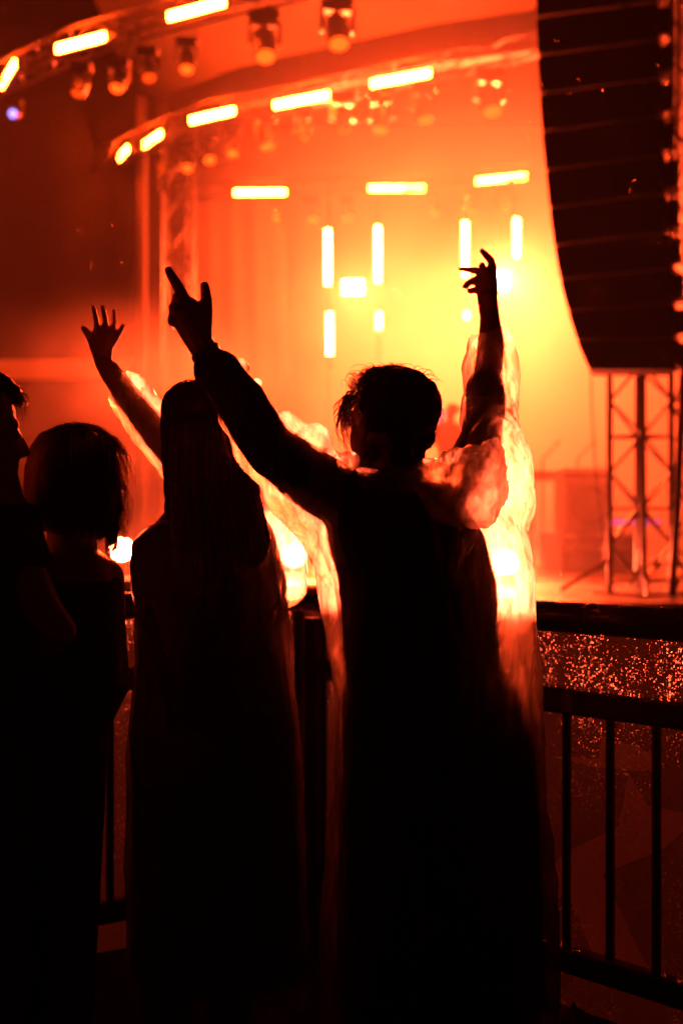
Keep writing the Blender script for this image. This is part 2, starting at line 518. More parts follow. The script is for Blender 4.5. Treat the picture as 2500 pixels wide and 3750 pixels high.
# ================================================================ hung speaker array
DA = 11.5
pa = empty('speaker_array', W(2300, 1355, DA), 'tall black curved line array of speaker cabinets hung beside the stage', 'speakers')
ledge = [(-200, 1958), (200, 1966), (482, 1984), (622, 1996), (760, 2010), (898, 2027), (1030, 2050), (1150, 2080), (1255, 2113), (1356, 2157)]
def lerp_tab(tab, y):
    for (y0, x0), (y1, x1) in zip(tab[:-1], tab[1:]):
        if y <= y1: return x0 + (x1 - x0) * (y - y0) / (y1 - y0)
    return tab[-1][1]
redge = [(-260, 2408), (0, 2412), (430, 2430), (700, 2440), (1000, 2462), (1356, 2494)]
seams_l = [-218, -78, 62, 202, 342, 482, 622, 760, 898, 1022, 1136, 1246, 1356]
slope = [-.12, -.12, -.12, -.12, -.12, -.12, -.115, -.11, -.10, -.08, -.05, -.02, 0.0]
back = Vector((0.10, 0.72, 0.0))
for i in range(len(seams_l) - 1):
    g0 = 3.0
    tl = (lerp_tab(ledge, seams_l[i]), seams_l[i] + g0)
    bl = (lerp_tab(ledge, seams_l[i+1]), seams_l[i+1] - g0)
    yr0 = seams_l[i] + slope[i] * 490; yr1 = seams_l[i+1] + slope[i+1] * 490
    tr = (lerp_tab(redge, yr0), yr0 + g0); br = (lerp_tab(redge, yr1), yr1 - g0)
    F = [W(*tl, DA), W(*tr, DA), W(*br, DA), W(*bl, DA)]
    c = sum(F, Vector()) / 4
    B = [c + (p - c) * 0.86 + back for p in F]
    bm = bmesh.new()
    fv = [bm.verts.new(p) for p in F]; bv = [bm.verts.new(p) for p in B]
    bm.faces.new((fv[0], fv[3], fv[2], fv[1])); bm.faces.new(bv)
    for k in range(4):
        j = (k + 1) % 4
        bm.faces.new((fv[k], fv[j], bv[j], bv[k]))
    bmesh.ops.bevel(bm, geom=list(bm.edges), offset=0.012, segments=2, affect='EDGES')
    cab = bm_obj('cabinet', bm, M['cabinet'], pa)
    # grille panel and a recessed handle on the near face
    ins = [c + (p - c) * 0.90 + Vector((0, -0.006, 0)) for p in F]
    bm = bmesh.new(); q = [bm.verts.new(p) for p in ins]; q2 = [bm.verts.new(p + Vector((0, 0.012, 0))) for p in ins]
    bm.faces.new((q[0], q[3], q[2], q[1]))
    for k in range(4):
        bm.faces.new((q[k], q[(k+1) % 4], q2[(k+1) % 4], q2[k]))
    gr = bm_obj('grille', bm, M['grille'], cab)
    # rear rigging: plate, link bar and pins
    r0, r1 = F[1], F[2]
    pl = box_obj('rigging_plate', r0.lerp(r1, 0.5) + Vector((0.045, 0.05, 0)), (0.085, 0.06, (r1 - r0).length * 0.74), M['black_metal'], pa, None, 0.004)
    tube_obj('pin', r0.lerp(r1, 0.92) + Vector((-0.03, -0.03, 0)), r0.lerp(r1, 0.92) + Vector((0.09, -0.03, 0.02)), 0.014, M['alu'], pa, 8)
    tube_obj('link_bar', r0.lerp(r1, 0.72) + Vector((-0.05, -0.02, 0)), r0.lerp(r1, 1.12) + Vector((0.0, -0.02, 0)), 0.011, M['alu'], pa, 8)
bm = bmesh.new()
add_path(bm, [W(2486, -200, DA), W(2484, 200, DA), W(2478, 420, DA), W(2480, 620, DA), W(2478, 900, DA)], 0.016, 8)
bm_obj('feed_cable', bm, M['black_metal'], pa, smooth=True)

# lattice tower under the array, four legs, every brace a piece
def tower(cx, d, z0, z1, s, ang, label, rad=0.027, r2=0.013, bay=0.31, plates=True, mat_=None, braces=True):
    mat_ = mat_ or M['dull_alu']
    base = Vector(((cx - CX) / FPX * d, d, z0))
    e = empty('lattice_tower', base, label, 'truss tower', 'lattice towers')
    R = rotz(ang)
    cor = [base + R @ Vector((i * s / 2, j * s / 2, 0)) for i, j in ((-1, -1), (1, -1), (1, 1), (-1, 1))]
    for c in cor: tube_obj('leg', c + Vector((0, 0, 0.02)), c + Vector((0, 0, z1 - z0)), rad, mat_, e, 12)
    n = int((z1 - z0) / bay)
    for f in range(4):
        A, B = cor[f], cor[(f + 1) % 4]
        for k in range(n):
            za, zb = Vector((0, 0, 0.12 + k * bay)), Vector((0, 0, 0.12 + (k + 1) * bay))
            a, b = (A, B) if (k + f) % 2 == 0 else (B, A)
            tube_obj('brace', a + za, b + zb, r2, mat_, e, 8)
            if k % 2 == 0: tube_obj('rung', A + za, B + za, r2, mat_, e, 8)
    if plates:
        box_obj('base_plate', base + Vector((0, 0, 0.012)), (s + 0.2, s + 0.2, 0.02), M['black_metal'], e, R)
        for c in cor:
            o_ = (c - base).normalized()
            tube_obj('outrigger', c + Vector((0, 0, 0.30)), c + o_ * 0.42 + Vector((0, 0, 0.03)), 0.02, mat_, e, 8)
    return e
tower(2343, 12.3, DECK, 9.5, 0.37, math.radians(38), 'lattice tower of round tubes standing under the hung speaker array', mat_=M['tower'])
tower(2560, 12.6, DECK, 9.5, 0.37, math.radians(12), 'second lattice tower cut off by the picture edge behind the array', mat_=M['tower'])
tower(645, 23.6, DECK, 8.2, 0.46, math.radians(20), 'tall lattice stage tower between the dark scrim and the pleated drape', rad=0.03, r2=0.02, bay=0.6)
tag(tube_obj('stand_pipe', W(592, 1875 + 30, 22.6) - Vector((0, 0, 0.6)), W(592, 705, 22.6), 0.03, M['dull_alu']), 'bare metal pipe standing in front of the stage tower', 'pipe')
pw = tube_obj('wing_post', (W(520, 1500, 24.7).x, 24.7, 0.0), (W(520, 600, 24.7).x, 24.7, 8.6), 0.09, M['drape'], None, 12)
tag(pw, 'thick wrapped post at the inner edge of the dark scrim', 'post')

def cable(pts, r, label):
    bm = bmesh.new(); add_path(bm, pts, r, 6)
    return tag(bm_obj('cable', bm, M['black_metal'], smooth=True), label, 'cable', 'cables beside the towers')
cable([W(2160, 1330, 12.0), W(2166, 1500, 12.0), W(2180, 1750, 12.0), W(2208, 1990, 12.0), W(2218, 2180, 12.2)], 0.006, 'thin slack cable running down from the array corner to the deck')
cable([W(2500, 1340, 12.0), W(2488, 1650, 12.0), W(2478, 1850, 12.0), W(2462, 2090, 12.0), W(2460, 2190, 12.0)], 0.035, 'thick cable bundle hanging down between the two lattice towers')

# ================================================================ gear on stage
def deck_pt(px, d): return Vector(((px - CX) / FPX * d, d, DECK))
def riser(px, d, w, dp, h, ang, label, name='drum_riser', cat='riser', nstrip=5):
    b = deck_pt(px, d); R = rotz(ang)
    e = empty(name, b, label, cat)
    box_obj('body', b + Vector((0, 0, h / 2)), (w, dp, h), M['case'], e, R, 0.01)
    for z in (h - 0.02, h * 0.62):
        for k in range(nstrip):
            x = -w / 2 + (k + 0.5) * w / nstrip
            box_obj('trim', b + R @ Vector((x, -dp / 2 - 0.012, z)), (w / nstrip * 0.86, 0.02, 0.045), M['trim'], e, R, 0.004)
    for sx in (-1, 1):
        box_obj('corner_post', b + R @ Vector((sx * (w / 2 - 0.02), -dp / 2 - 0.014, h / 2 - 0.04)), (0.04, 0.02, h * 0.8), M['trim'], e, R)
    return e
riser(2165, 17.5, 1.10, 0.8, 0.46, math.radians(10), 'low riser with two rows of pale metal trim under the speaker cabinet', 'stage_riser')
def speaker_cab(px, d, z0, w, h, label):
    b = deck_pt(px, d) + Vector((0, 0, z0)); R = rotz(math.radians(8))
    e = empty('guitar_cabinet', b, label, 'speaker')
    box_obj('shell', b + Vector((0, 0, h / 2)), (w, 0.4, h), M['case'], e, R, 0.015)
    bm = bmesh.new()
    add_path(bm, [b + R @ Vector((0.03, -0.215, h * 0.42)), b + R @ Vector((0.03, -0.205, h * 0.42)), b + R @ Vector((0.03, -0.16, h * 0.42))], [w * 0.38, w * 0.36, w * 0.1], 24, cap=False)
    bm_obj('speaker_cone', bm, M['scrim'], e, smooth=True)
    for z in (h * 0.97, h * 0.80):
        box_obj('trim', b + R @ Vector((0, -0.21, z)), (w * 0.96, 0.02, 0.05), M['trim'], e, R, 0.004)
    for sx in (-1, 1):
        box_obj('side_trim', b + R @ Vector((sx * w * 0.48, -0.212, h * 0.42)), (0.035, 0.02, h * 0.7), M['trim'], e, R, 0.004)
    return e
speaker_cab(2132, 17.6, 0.46, 0.62, 0.78, 'square speaker cabinet with a round cone on the trimmed riser')
# keyboard desk farther back
b = deck_pt(2060, 18.5)
e = empty('stage_desk', b, 'narrow dark desk standing behind the speaker cabinet', 'desk')
box_obj('desk_top', b + Vector((0, 0, 1.18)), (0.95, 0.5, 0.12), M['case'], e, rotz(0.1), 0.01)
for sx in (-1, 1):
    for sy in (-1, 1):
        tube_obj('leg', b + Vector((sx * 0.42, sy * 0.2, 0.0)), b + Vector((sx * 0.42, sy * 0.2, 1.12)), 0.02, M['black_metal'], e)
for px, label in ((1985, 'microphone stand behind the poncho shoulder, beside the desk'), (2112, 'microphone stand leaning over the dark desk')):
    b = deck_pt(px, 17.6); e = empty('microphone_stand', b, label, 'microphone stand', 'microphone stands')
    tube_obj('pole', b, b + Vector((0, 0, 1.36)), 0.011, M['black_metal'], e)
    tube_obj('boom', b + Vector((0, 0, 1.36)), b + Vector((0.1, -0.25, 1.50)), 0.009, M['black_metal'], e)
    bm = bmesh.new(); add_path(bm, [b + Vector((0.1, -0.25, 1.50)), b + Vector((0.12, -0.31, 1.535)), b + Vector((0.14, -0.35, 1.56)), b + Vector((0.148, -0.375, 1.57))], [0.012, 0.016, 0.03, 0.018], 10)
    bm_obj('microphone', bm, M['alu'], e, smooth=True)
    for a in (0.3, 2.4, 4.5):
        tube_obj('foot', b + Vector((0, 0, 0.05)), b + Vector((0.26 * math.cos(a), 0.26 * math.sin(a), 0.01)), 0.009, M['black_metal'], e)
e = empty('led_strip', W(2325, 1912, 16.5), 'thin pink glowing strip light seen through the lattice tower', 'light strip')
box_obj('housing', W(2325, 1912, 16.5) + Vector((0, 0.03, 0)), (0.58, 0.04, 0.06), M['fixture'], e, rotz(-0.1))
box_obj('lit_face', W(2325, 1912, 16.5) + Vector((0, 0.0, 0)), (0.54, 0.012, 0.035), M['pink'], e, rotz(-0.1))
tube_obj('stand', W(2325, 1912, 16.5) + Vector((0, 0.05, -0.02)), W(2325, 1912, 16.5) + Vector((0, 0.05, -(CAM_H - 0.117 - DECK))), 0.012, M['black_metal'], e)
# ================================================================ railing with its wet banner
M['rail'] = mat('rail_black', (0.022, 0.020, 0.020), 0.30, 0.0, var=0.3, scale=14, bump=0.15, coat=0.4)
M['tape'] = mat('rail_tape', (0.012, 0.012, 0.012), 0.55)
M['sole'] = mat('sole', (0.03, 0.03, 0.03), 0.6)

def film(name, transp, transl, color, rough=0.25, gloss=0.12, bump=0.3, bscale=40, tcol=None, stretch=(1, 1, 1), bdist=0.004, forward=0.0):
    """thin sheet: lets some light straight through, scatters the rest to both sides, shines on top"""
    m = bpy.data.materials.new(name); m.use_nodes = True
    nt = m.node_tree; nt.nodes.remove(nt.nodes['Principled BSDF'])
    N, Lk = nt.nodes.new, nt.links.new
    tc = N('ShaderNodeTexCoord'); mp = N('ShaderNodeMapping'); mp.inputs['Scale'].default_value = stretch
    Lk(tc.outputs['Object'], mp.inputs[0])
    nz = N('ShaderNodeTexNoise'); nz.inputs['Scale'].default_value = bscale; nz.inputs['Detail'].default_value = 5
    nz.inputs['Distortion'].default_value = 0.8
    Lk(mp.outputs[0], nz.inputs['Vector'])
    bp = N('ShaderNodeBump'); bp.inputs['Strength'].default_value = bump; bp.inputs['Distance'].default_value = bdist
    Lk(nz.outputs[0], bp.inputs['Height'])
    df = N('ShaderNodeBsdfDiffuse'); df.inputs[0].default_value = (*color, 1); Lk(bp.outputs[0], df.inputs['Normal'])
    tl = N('ShaderNodeBsdfTranslucent'); tl.inputs[0].default_value = (*(tcol or color), 1); Lk(bp.outputs[0], tl.inputs['Normal'])
    m1 = N('ShaderNodeMixShader'); m1.inputs[0].default_value = transl; Lk(df.outputs[0], m1.inputs[1]); Lk(tl.outputs[0], m1.inputs[2])
    if forward:                                       # milky plastic throws most of the light onwards, not back
        rf_ = N('ShaderNodeBsdfRefraction'); rf_.inputs['IOR'].default_value = 1.22; rf_.inputs['Roughness'].default_value = 0.75
        # folds and stuck layers are thicker and let less through: thin winding veins
        n2 = N('ShaderNodeTexNoise'); n2.inputs['Scale'].default_value = 9; n2.inputs['Detail'].default_value = 4; n2.inputs['Distortion'].default_value = 0.7
        Lk(mp.outputs[0], n2.inputs['Vector'])
        ab = N('ShaderNodeMath'); ab.operation = 'SUBTRACT'; ab.inputs[1].default_value = 0.5; Lk(n2.outputs[0], ab.inputs[0])
        a2 = N('ShaderNodeMath'); a2.operation = 'ABSOLUTE'; Lk(ab.outputs[0], a2.inputs[0])
        vr = N('ShaderNodeMapRange'); vr.inputs[1].default_value = 0.0; vr.inputs[2].default_value = 0.045; vr.inputs[3].default_value = 0.50; vr.inputs[4].default_value = 0.92
        Lk(a2.outputs[0], vr.inputs[0])
        n4 = N('ShaderNodeTexNoise'); n4.inputs['Scale'].default_value = 26; n4.inputs['Detail'].default_value = 3; n4.inputs['Distortion'].default_value = 0.5
        Lk(mp.outputs[0], n4.inputs['Vector'])
        s4 = N('ShaderNodeMath'); s4.operation = 'SUBTRACT'; s4.inputs[1].default_value = 0.5; Lk(n4.outputs[0], s4.inputs[0])
        b4 = N('ShaderNodeMath'); b4.operation = 'ABSOLUTE'; Lk(s4.outputs[0], b4.inputs[0])
        r4 = N('ShaderNodeMapRange'); r4.inputs[1].default_value = 0.0; r4.inputs[2].default_value = 0.06; r4.inputs[3].default_value = 0.62; r4.inputs[4].default_value = 1.0
        Lk(b4.outputs[0], r4.inputs[0])
        m4 = N('ShaderNodeMath'); m4.operation = 'MULTIPLY'; Lk(vr.outputs[0], m4.inputs[0]); Lk(r4.outputs[0], m4.inputs[1]); vr = m4
        n3 = N('ShaderNodeTexNoise'); n3.inputs['Scale'].default_value = 3.2; n3.inputs['Detail'].default_value = 3; Lk(mp.outputs[0], n3.inputs['Vector'])
        v3 = N('ShaderNodeMapRange'); v3.inputs[1].default_value = 0.35; v3.inputs[2].default_value = 0.65; v3.inputs[3].default_value = 0.45; v3.inputs[4].default_value = 1.0
        Lk(n3.outputs[0], v3.inputs[0])
        vm = N('ShaderNodeMath'); vm.operation = 'MULTIPLY'; Lk(vr.outputs[0], vm.inputs[0]); Lk(v3.outputs[0], vm.inputs[1])
        cc = N('ShaderNodeCombineColor')
        for q in range(3): Lk(vm.outputs[0], cc.inputs[q])
        Lk(cc.outputs[0], rf_.inputs[0]); Lk(bp.outputs[0], rf_.inputs['Normal'])
        mf = N('ShaderNodeMixShader'); mf.inputs[0].default_value = forward; Lk(m1.outputs[0], mf.inputs[1]); Lk(rf_.outputs[0], mf.inputs[2]); m1 = mf
    tr = N('ShaderNodeBsdfTransparent')
    m2 = N('ShaderNodeMixShader'); m2.inputs[0].default_value = transp; Lk(m1.outputs[0], m2.inputs[1]); Lk(tr.outputs[0], m2.inputs[2])
    gl = N('ShaderNodeBsdfGlossy'); gl.inputs['Roughness'].default_value = rough; Lk(bp.outputs[0], gl.inputs['Normal'])
    fr = N('ShaderNodeFresnel'); fr.inputs[0].default_value = 1.4; Lk(bp.outputs[0], fr.inputs['Normal'])
    mu = N('ShaderNodeMath'); mu.operation = 'MULTIPLY'; mu.inputs[1].default_value = gloss * 5; mu.use_clamp = True; Lk(fr.outputs[0], mu.inputs[0])
    m3 = N('ShaderNodeMixShader'); Lk(mu.outputs[0], m3.inputs[0]); Lk(m2.outputs[0], m3.inputs[1]); Lk(gl.outputs[0], m3.inputs[2])
    Lk(m3.outputs[0], nt.nodes['Material Output'].inputs[0])
    return m, nz

M['banner'], _ = film('banner_mesh', 0.0, 0.35, (0.03, 0.028, 0.026), 0.3, 0.03, tcol=(0.03, 0.026, 0.026), bscale=25)
M['star'], _ = film('banner_star', 0.0, 0.5, (0.06, 0.055, 0.05), 0.3, 0.03, tcol=(0.28, 0.25, 0.25), bscale=25)
def perforate(m, scale, opening, seed):
    """wet mesh: pin holes of uneven size, added to the sheet for sparkle, filled with rain water that glints"""
    nt = m.node_tree; N, Lk = nt.nodes.new, nt.links.new
    out = nt.nodes['Material Output']; src = out.inputs[0].links[0].from_socket
    geo = N('ShaderNodeNewGeometry')
    mp = N('ShaderNodeMapping'); mp.inputs['Location'].default_value = (seed, seed * 2, 0); mp.inputs['Scale'].default_value = (1, 1, 0.62)
    Lk(geo.outputs['Position'], mp.inputs[0])
    vo = N('ShaderNodeTexVoronoi'); vo.inputs['Scale'].default_value = scale; Lk(mp.outputs[0], vo.inputs['Vector'])
    sp = N('ShaderNodeSeparateColor'); Lk(vo.outputs['Color'], sp.inputs[0])
    # radius of the hole grows with the cell's own random number, clustered by a soft noise
    nz = N('ShaderNodeTexNoise'); nz.inputs['Scale'].default_value = 6; nz.inputs['Detail'].default_value = 4; Lk(mp.outputs[0], nz.inputs['Vector'])
    th = N('ShaderNodeMapRange'); th.inputs[1].default_value = 0.35; th.inputs[2].default_value = 0.65; th.inputs[3].default_value = 0.06; th.inputs[4].default_value = 0.40
    Lk(nz.outputs[0], th.inputs[0])
    lt = N('ShaderNodeMath'); lt.operation = 'LESS_THAN'; Lk(vo.outputs['Distance'], lt.inputs[0]); Lk(th.outputs[0], lt.inputs[1])
    pw = N('ShaderNodeMath'); pw.operation = 'POWER'; pw.inputs[1].default_value = 3.5; Lk(sp.outputs[0], pw.inputs[0])
    mu = N('ShaderNodeMath'); mu.operation = 'MULTIPLY'; Lk(lt.outputs[0], mu.inputs[0]); Lk(pw.outputs[0], mu.inputs[1])
    mo = N('ShaderNodeMath'); mo.operation = 'MULTIPLY'; mo.inputs[1].default_value = opening; Lk(mu.outputs[0], mo.inputs[0])
    # water standing in the holes bends the stage light towards the viewer
    tr = N('ShaderNodeBsdfRefraction'); tr.inputs['IOR'].default_value = 1.3; tr.inputs['Roughness'].default_value = 0.6
    mx = N('ShaderNodeMixShader')
    Lk(mo.outputs[0], mx.inputs[0]); Lk(src, mx.inputs[1]); Lk(tr.outputs[0], mx.inputs[2]); Lk(mx.outputs[0], out.inputs[0])
perforate(M['banner'], 215, 0.34, 1.3)
perforate(M['star'], 175, 0.3, 1.3)
def glass(name, rough=0.0):
    m = bpy.data.materials.new(name); m.use_nodes = True
    b = m.node_tree.nodes['Principled BSDF']
    b.inputs['Base Color'].default_value = (1, 1, 1, 1); b.inputs['Transmission Weight'].default_value = 1
    b.inputs['Roughness'].default_value = rough; b.inputs['IOR'].default_value = 1.333
    return m
M['water'] = glass('rain_water', 0.02)

RAIL_Z = 1.105
Cn = Vector(((1100 - CX) / FPX * 4.9, 4.9, 0))
Rn = Vector(((2760 - CX) / FPX * 3.55, 3.55, 0))
Ln = Vector(((-330 - CX) / FPX * 4.12, 4.12, 0))
rnd = random.Random(11)
ICO = []
bm = bmesh.new(); bmesh.ops.create_icosphere(bm, subdivisions=1, radius=1.0)
ico_v = [v.co.copy() for v in bm.verts]; ico_f = [[v.index for v in f.verts] for f in bm.faces]; bm.free()

def droplets(name, samples, mat_, parent=None):
    """many water drops as one mesh; samples = (point, outward normal, radius)"""
    V, F = [], []
    for p, n, r in samples:
        x, y, z = frame(n)
        b0 = len(V)
        sx, sy = rnd.uniform(0.8, 1.2), rnd.uniform(0.9, 1.7)
        for c in ico_v:
            V.append(p + x * c.x * r * sx + y * c.y * r * sy + z * c.z * r * 0.7)
        F += [[b0 + i for i in f] for f in ico_f]
    me = bpy.data.meshes.new(name); me.from_pydata(V, [], F)
    for q in me.polygons: q.use_smooth = True
    o = mesh_obj(name, me, mat_, parent); o['kind'] = 'stuff'
    return o

def railing(A, B, label, posts, seed, flat=False):
    d = (B - A); L = d.length; u = d.normalized()
    out = Vector((-u.y, u.x, 0))
    if out.y < 0: out = -out                       # away from the viewer, towards the stage
    e = empty('railing', A, label, 'railing', 'railings')
    Z = lambda z: Vector((0, 0, z))
    # padded top rail and its tape bands
    bm = bmesh.new(); add_path(bm, [A + Z(RAIL_Z), A + u * L * 0.5 + Z(RAIL_Z - 0.004), B + Z(RAIL_Z)], 0.044, 16)
    tr_ = bm_obj('top_rail', bm, M['rail'], e, smooth=True)
    R = basis(u, out, Vector((0, 0, 1)))
    box_obj('mid_rail', A + u * L / 2 + Z(0.868), (L, 0.05, 0.072), M['rail'], e, R, 0.008)
    box_obj('bottom_rail', A + u * L / 2 + Z(0.14), (L, 0.05, 0.07), M['rail'], e, R, 0.008)
    for t in posts:
        p = A + u * t
        box_obj('post', p + Z(0.525), (0.06, 0.055, 1.03), M['rail'], e, R, 0.006)
    k = 0
    s = 0.08
    while s < L:
        if min(abs(s - t) for t in posts) > 0.06:
            tube_obj('baluster', A + u * s + Z(0.17), A + u * s + Z(0.835), 0.013, M['rail'], e, 8)
        s += 0.155
    for t in (0.12, 0.47, 0.60, 0.93, 1.25, 1.6, 1.68):
        if t < L:
            p = A + u * t + Z(RAIL_Z - 0.002)
            tube_obj('tape_band', p - u * 0.008, p + u * 0.008, 0.0458, M['tape'], e, 16)
    if flat: return e, u, out, L
    # banner: a sagging sheet behind the balusters
    bm = bmesh.new(); rows = []
    nx, nz = 40, 16
    for j in range(nz + 1):
        row = []
        for i in range(nx + 1):
            s_, z = -0.08 + (L + 0.08) * i / nx, 0.0 + 1.06 * j / nz
            w = 0.042 + 0.006 * math.sin(s_ * 21 + seed) * math.sin(z * 5 + 1) + 0.004 * math.sin(z * 13 + s_ * 3)
            row.append(bm.verts.new(A + u * s_ + out * w + Z(z)))
        rows.append(row)
    for j in range(nz):
        for i in range(nx):
            bm.faces.new((rows[j][i], rows[j][i+1], rows[j+1][i+1], rows[j+1][i]))
    bn = bm_obj('banner', bm, M['banner'], e, smooth=True)
    return e, u, out, L

eR, uR, oR, LR = railing(Cn + Vector((0.02, 0, 0)), Rn, 'black padded railing with a wet star banner right of the man in the poncho', (0.05, 0.88, 1.75), 1, True)
eL, uL, oL, LL = railing(Cn - Vector((0.02, 0, 0)), Ln, 'black padded railing with a wet banner behind the women', (0.06, 0.98, 1.6), 4)

# star and dark shapes printed on the banner, as thin appliqué sheets
def on_plane(px, py, A, u, out, off_):
    """point of the railing's banner plane seen at a photo pixel"""
    ray = Vector(((px - CX) / FPX, 1, (CY - py) / FPX)); o = Vector((0, 0, CAM_H))
    n = out; P0 = A + out * off_
    t = (P0 - o).dot(n) / ray.dot(n)
    return o + ray * t
def patch(name, poly, mat_, off_, e, A, u, out, label=None):
    bm = bmesh.new()
    f = bm.faces.new([bm.verts.new(on_plane(x, y, A, u, out, off_)) for x, y in poly])
    ob = bm_obj(name, bm, mat_, e)
    md = ob.modifiers.new('thick', 'SOLIDIFY'); md.thickness = 0.0006
    if label: ob['label'] = label
    return ob
star = [(1770, 3410), (1928, 3336), (2079, 3276), (2183, 3527), (2382, 3571), (2206, 3204), (2430, 3108), (2560, 2990), (2370, 2950), (2300, 2830), (2263, 3025), (2079, 3117), (1960, 3220)]
star2 = [(2085, 3690), (2100, 3665), (2112, 3690), (2140, 3700), (2118, 3715), (2125, 3745), (2100, 3728), (2082, 3740), (2088, 3712), (2068, 3700)]
band = [(2020, 2770), (2190, 2782), (2200, 2705), (2330, 2730), (2440, 2800), (2360, 2826), (2190, 2815)]
# the dark sheet of the right banner, cut out where the pale shapes are let in
bm = bmesh.new(); es = []
def loop(pts):
    v = [bm.verts.new(p) for p in pts]
    for k in range(len(v)): es.append(bm.edges.new((v[k], v[(k + 1) % len(v)])))
c0 = Cn + oR * 0.030
loop([c0 - uR * 0.08, c0 + uR * LR, c0 + uR * LR + Vector((0, 0, 1.06)), c0 - uR * 0.08 + Vector((0, 0, 1.06))])
for poly in (star, star2, band): loop([on_plane(x, y, Cn, uR, oR, 0.030) for x, y in poly])
bmesh.ops.triangle_fill(bm, edges=es, use_beauty=True)
bm_obj('banner', bm, M['banner'], eR)
patch('star_print', star, M['star'], 0.0315, eR, Cn, uR, oR, 'pale star printed on the wet banner')
patch('star_print', star2, M['star'], 0.0315, eR, Cn, uR, oR, 'tiny pale star near the banner foot')
patch('pale_band', band, M['star'], 0.0315, eR, Cn, uR, oR)

def banner_drops(A, u, out, L, n, seed, e):
    r_ = random.Random(seed); S = []
    while len(S) < n:
        s, z = r_.uniform(0.02, L), 0.04 + 1.02 * r_.random() ** 0.55
        v = noise.noise(Vector((s * 7, z * 5, seed))) * 0.5 + 0.5
        if r_.random() > v * 1.3: continue
        S.append((A + u * s + out * (0.0285 + r_.uniform(-0.002, 0.001)) + Vector((0, 0, z)), -out, r_.uniform(0.0010, 0.0026)))
    return droplets('raindrops', S, M['water'], e)
banner_drops(Cn, uR, oR, LR, 7000, 3, eR)
banner_drops(Cn, uL, oL, LL, 5000, 5, eL)
# drops along the top rail
S = []
for A, u, L in ((Cn, uR, LR), (Cn, uL, LL)):
    for k in range(260):
        a = rnd.uniform(0.2, 2.9); s = rnd.uniform(0, L)
        nrm = Vector((-u.y, u.x, 0)) * math.cos(a) + Vector((0, 0, 1)) * math.sin(a)
        S.append((A + u * s + Vector((0, 0, RAIL_Z)) + nrm * 0.0445, nrm, rnd.uniform(0.001, 0.0026)))
droplets('raindrops', S[:260], M['water'], eR); droplets('raindrops', S[260:], M['water'], eL)
# ================================================================ people
M['skin'] = mat('skin', (0.42, 0.25, 0.18), 0.5, var=0.12, scale=30, bump=0.05)
M['black_cloth'] = mat('black_cloth', (0.018, 0.017, 0.018), 0.85, var=0.3, scale=60, bump=0.3)
M['navy_cloth'] = mat('navy_cloth', (0.020, 0.022, 0.035), 0.85, var=0.3, scale=60, bump=0.3)
M['grey_cloth'] = mat('dark_grey_cloth', (0.05, 0.045, 0.045), 0.85, var=0.3, scale=60, bump=0.3)
M['denim'] = mat('dark_denim', (0.025, 0.028, 0.04), 0.85, var=0.3, scale=90, bump=0.3)
M['poncho'], PN = film('poncho_film', 0.30, 0.85, (0.10, 0.10, 0.10), 0.22, 0.06, bump=0.8, bscale=16, tcol=(0.55, 0.54, 0.53), stretch=(1, 1, 0.28), bdist=0.02, forward=0.72)

def hair_mat(name, color, trans=0.12, gloss=0.08):
    m, _ = film(name, 0.0, trans, color, 0.32, gloss, bump=0.5, bscale=60, tcol=[min(1, c * 2.2) for c in color], stretch=(1, 1, 0.05))
    return m
M['hair_dark'] = hair_mat('hair_dark', (0.020, 0.012, 0.008))
M['hair_brown'] = hair_mat('hair_brown', (0.045, 0.024, 0.014))
M['hair_sheen'] = hair_mat('hair_sheen', (0.10, 0.055, 0.03), 0.4, 0.35)  # paler, glossier copy of the hair: sheen partly put into the colour
M['hair_backlit'] = hair_mat('hair_backlit', (0.30, 0.20, 0.12), 0.55, 0.3)  # loose strands of the brown hair, backlight put into a paler colour

def add_ico(bm, c, r, R=None, sub=2):
    """ellipsoid: r is a number or three radii along the axes of R"""
    rr = r if isinstance(r, (tuple, list)) else (r, r, r)
    q = bmesh.ops.create_icosphere(bm, subdivisions=sub, radius=1.0)
    for v in q['verts']:
        p = Vector((v.co.x * rr[0], v.co.y * rr[1], v.co.z * rr[2]))
        v.co = Vector(c) + (R @ p if R else p)

def add_cone(bm, a, ra, b, rb, n=14):
    """sphere-swept cone: two balls and the skin between them"""
    add_ico(bm, a, ra); add_ico(bm, b, rb)
    if (Vector(b) - Vector(a)).length > 1e-4: add_tube(bm, a, b, ra * 0.995, rb * 0.995, n)

def add_loft(bm, rings, n=28):
    """closed body through horizontal ellipses (centre, half width, half depth[, turn])"""
    rs = []
    for r in rings:
        c, rx, ry = Vector(r[0]), r[1], r[2]
        t = r[3] if len(r) > 3 else 0.0
        Rz = rotz(t)
        ring = []
        for i in range(n):
            a = 2 * math.pi * i / n
            ca, sa = math.cos(a), math.sin(a)
            k = 0.88                                  # a little squarer than an ellipse
            p = Vector((rx * math.copysign(abs(ca) ** k, ca), ry * math.copysign(abs(sa) ** k, sa), 0))
            ring.append(bm.verts.new(c + Rz @ p))
        rs.append(ring)
    for a, b in zip(rs[:-1], rs[1:]):
        for i in range(n):
            j = (i + 1) % n
            bm.faces.new((a[i], a[j], b[j], b[i]))
    bm.faces.new(list(reversed(rs[0]))); bm.faces.new(rs[-1])

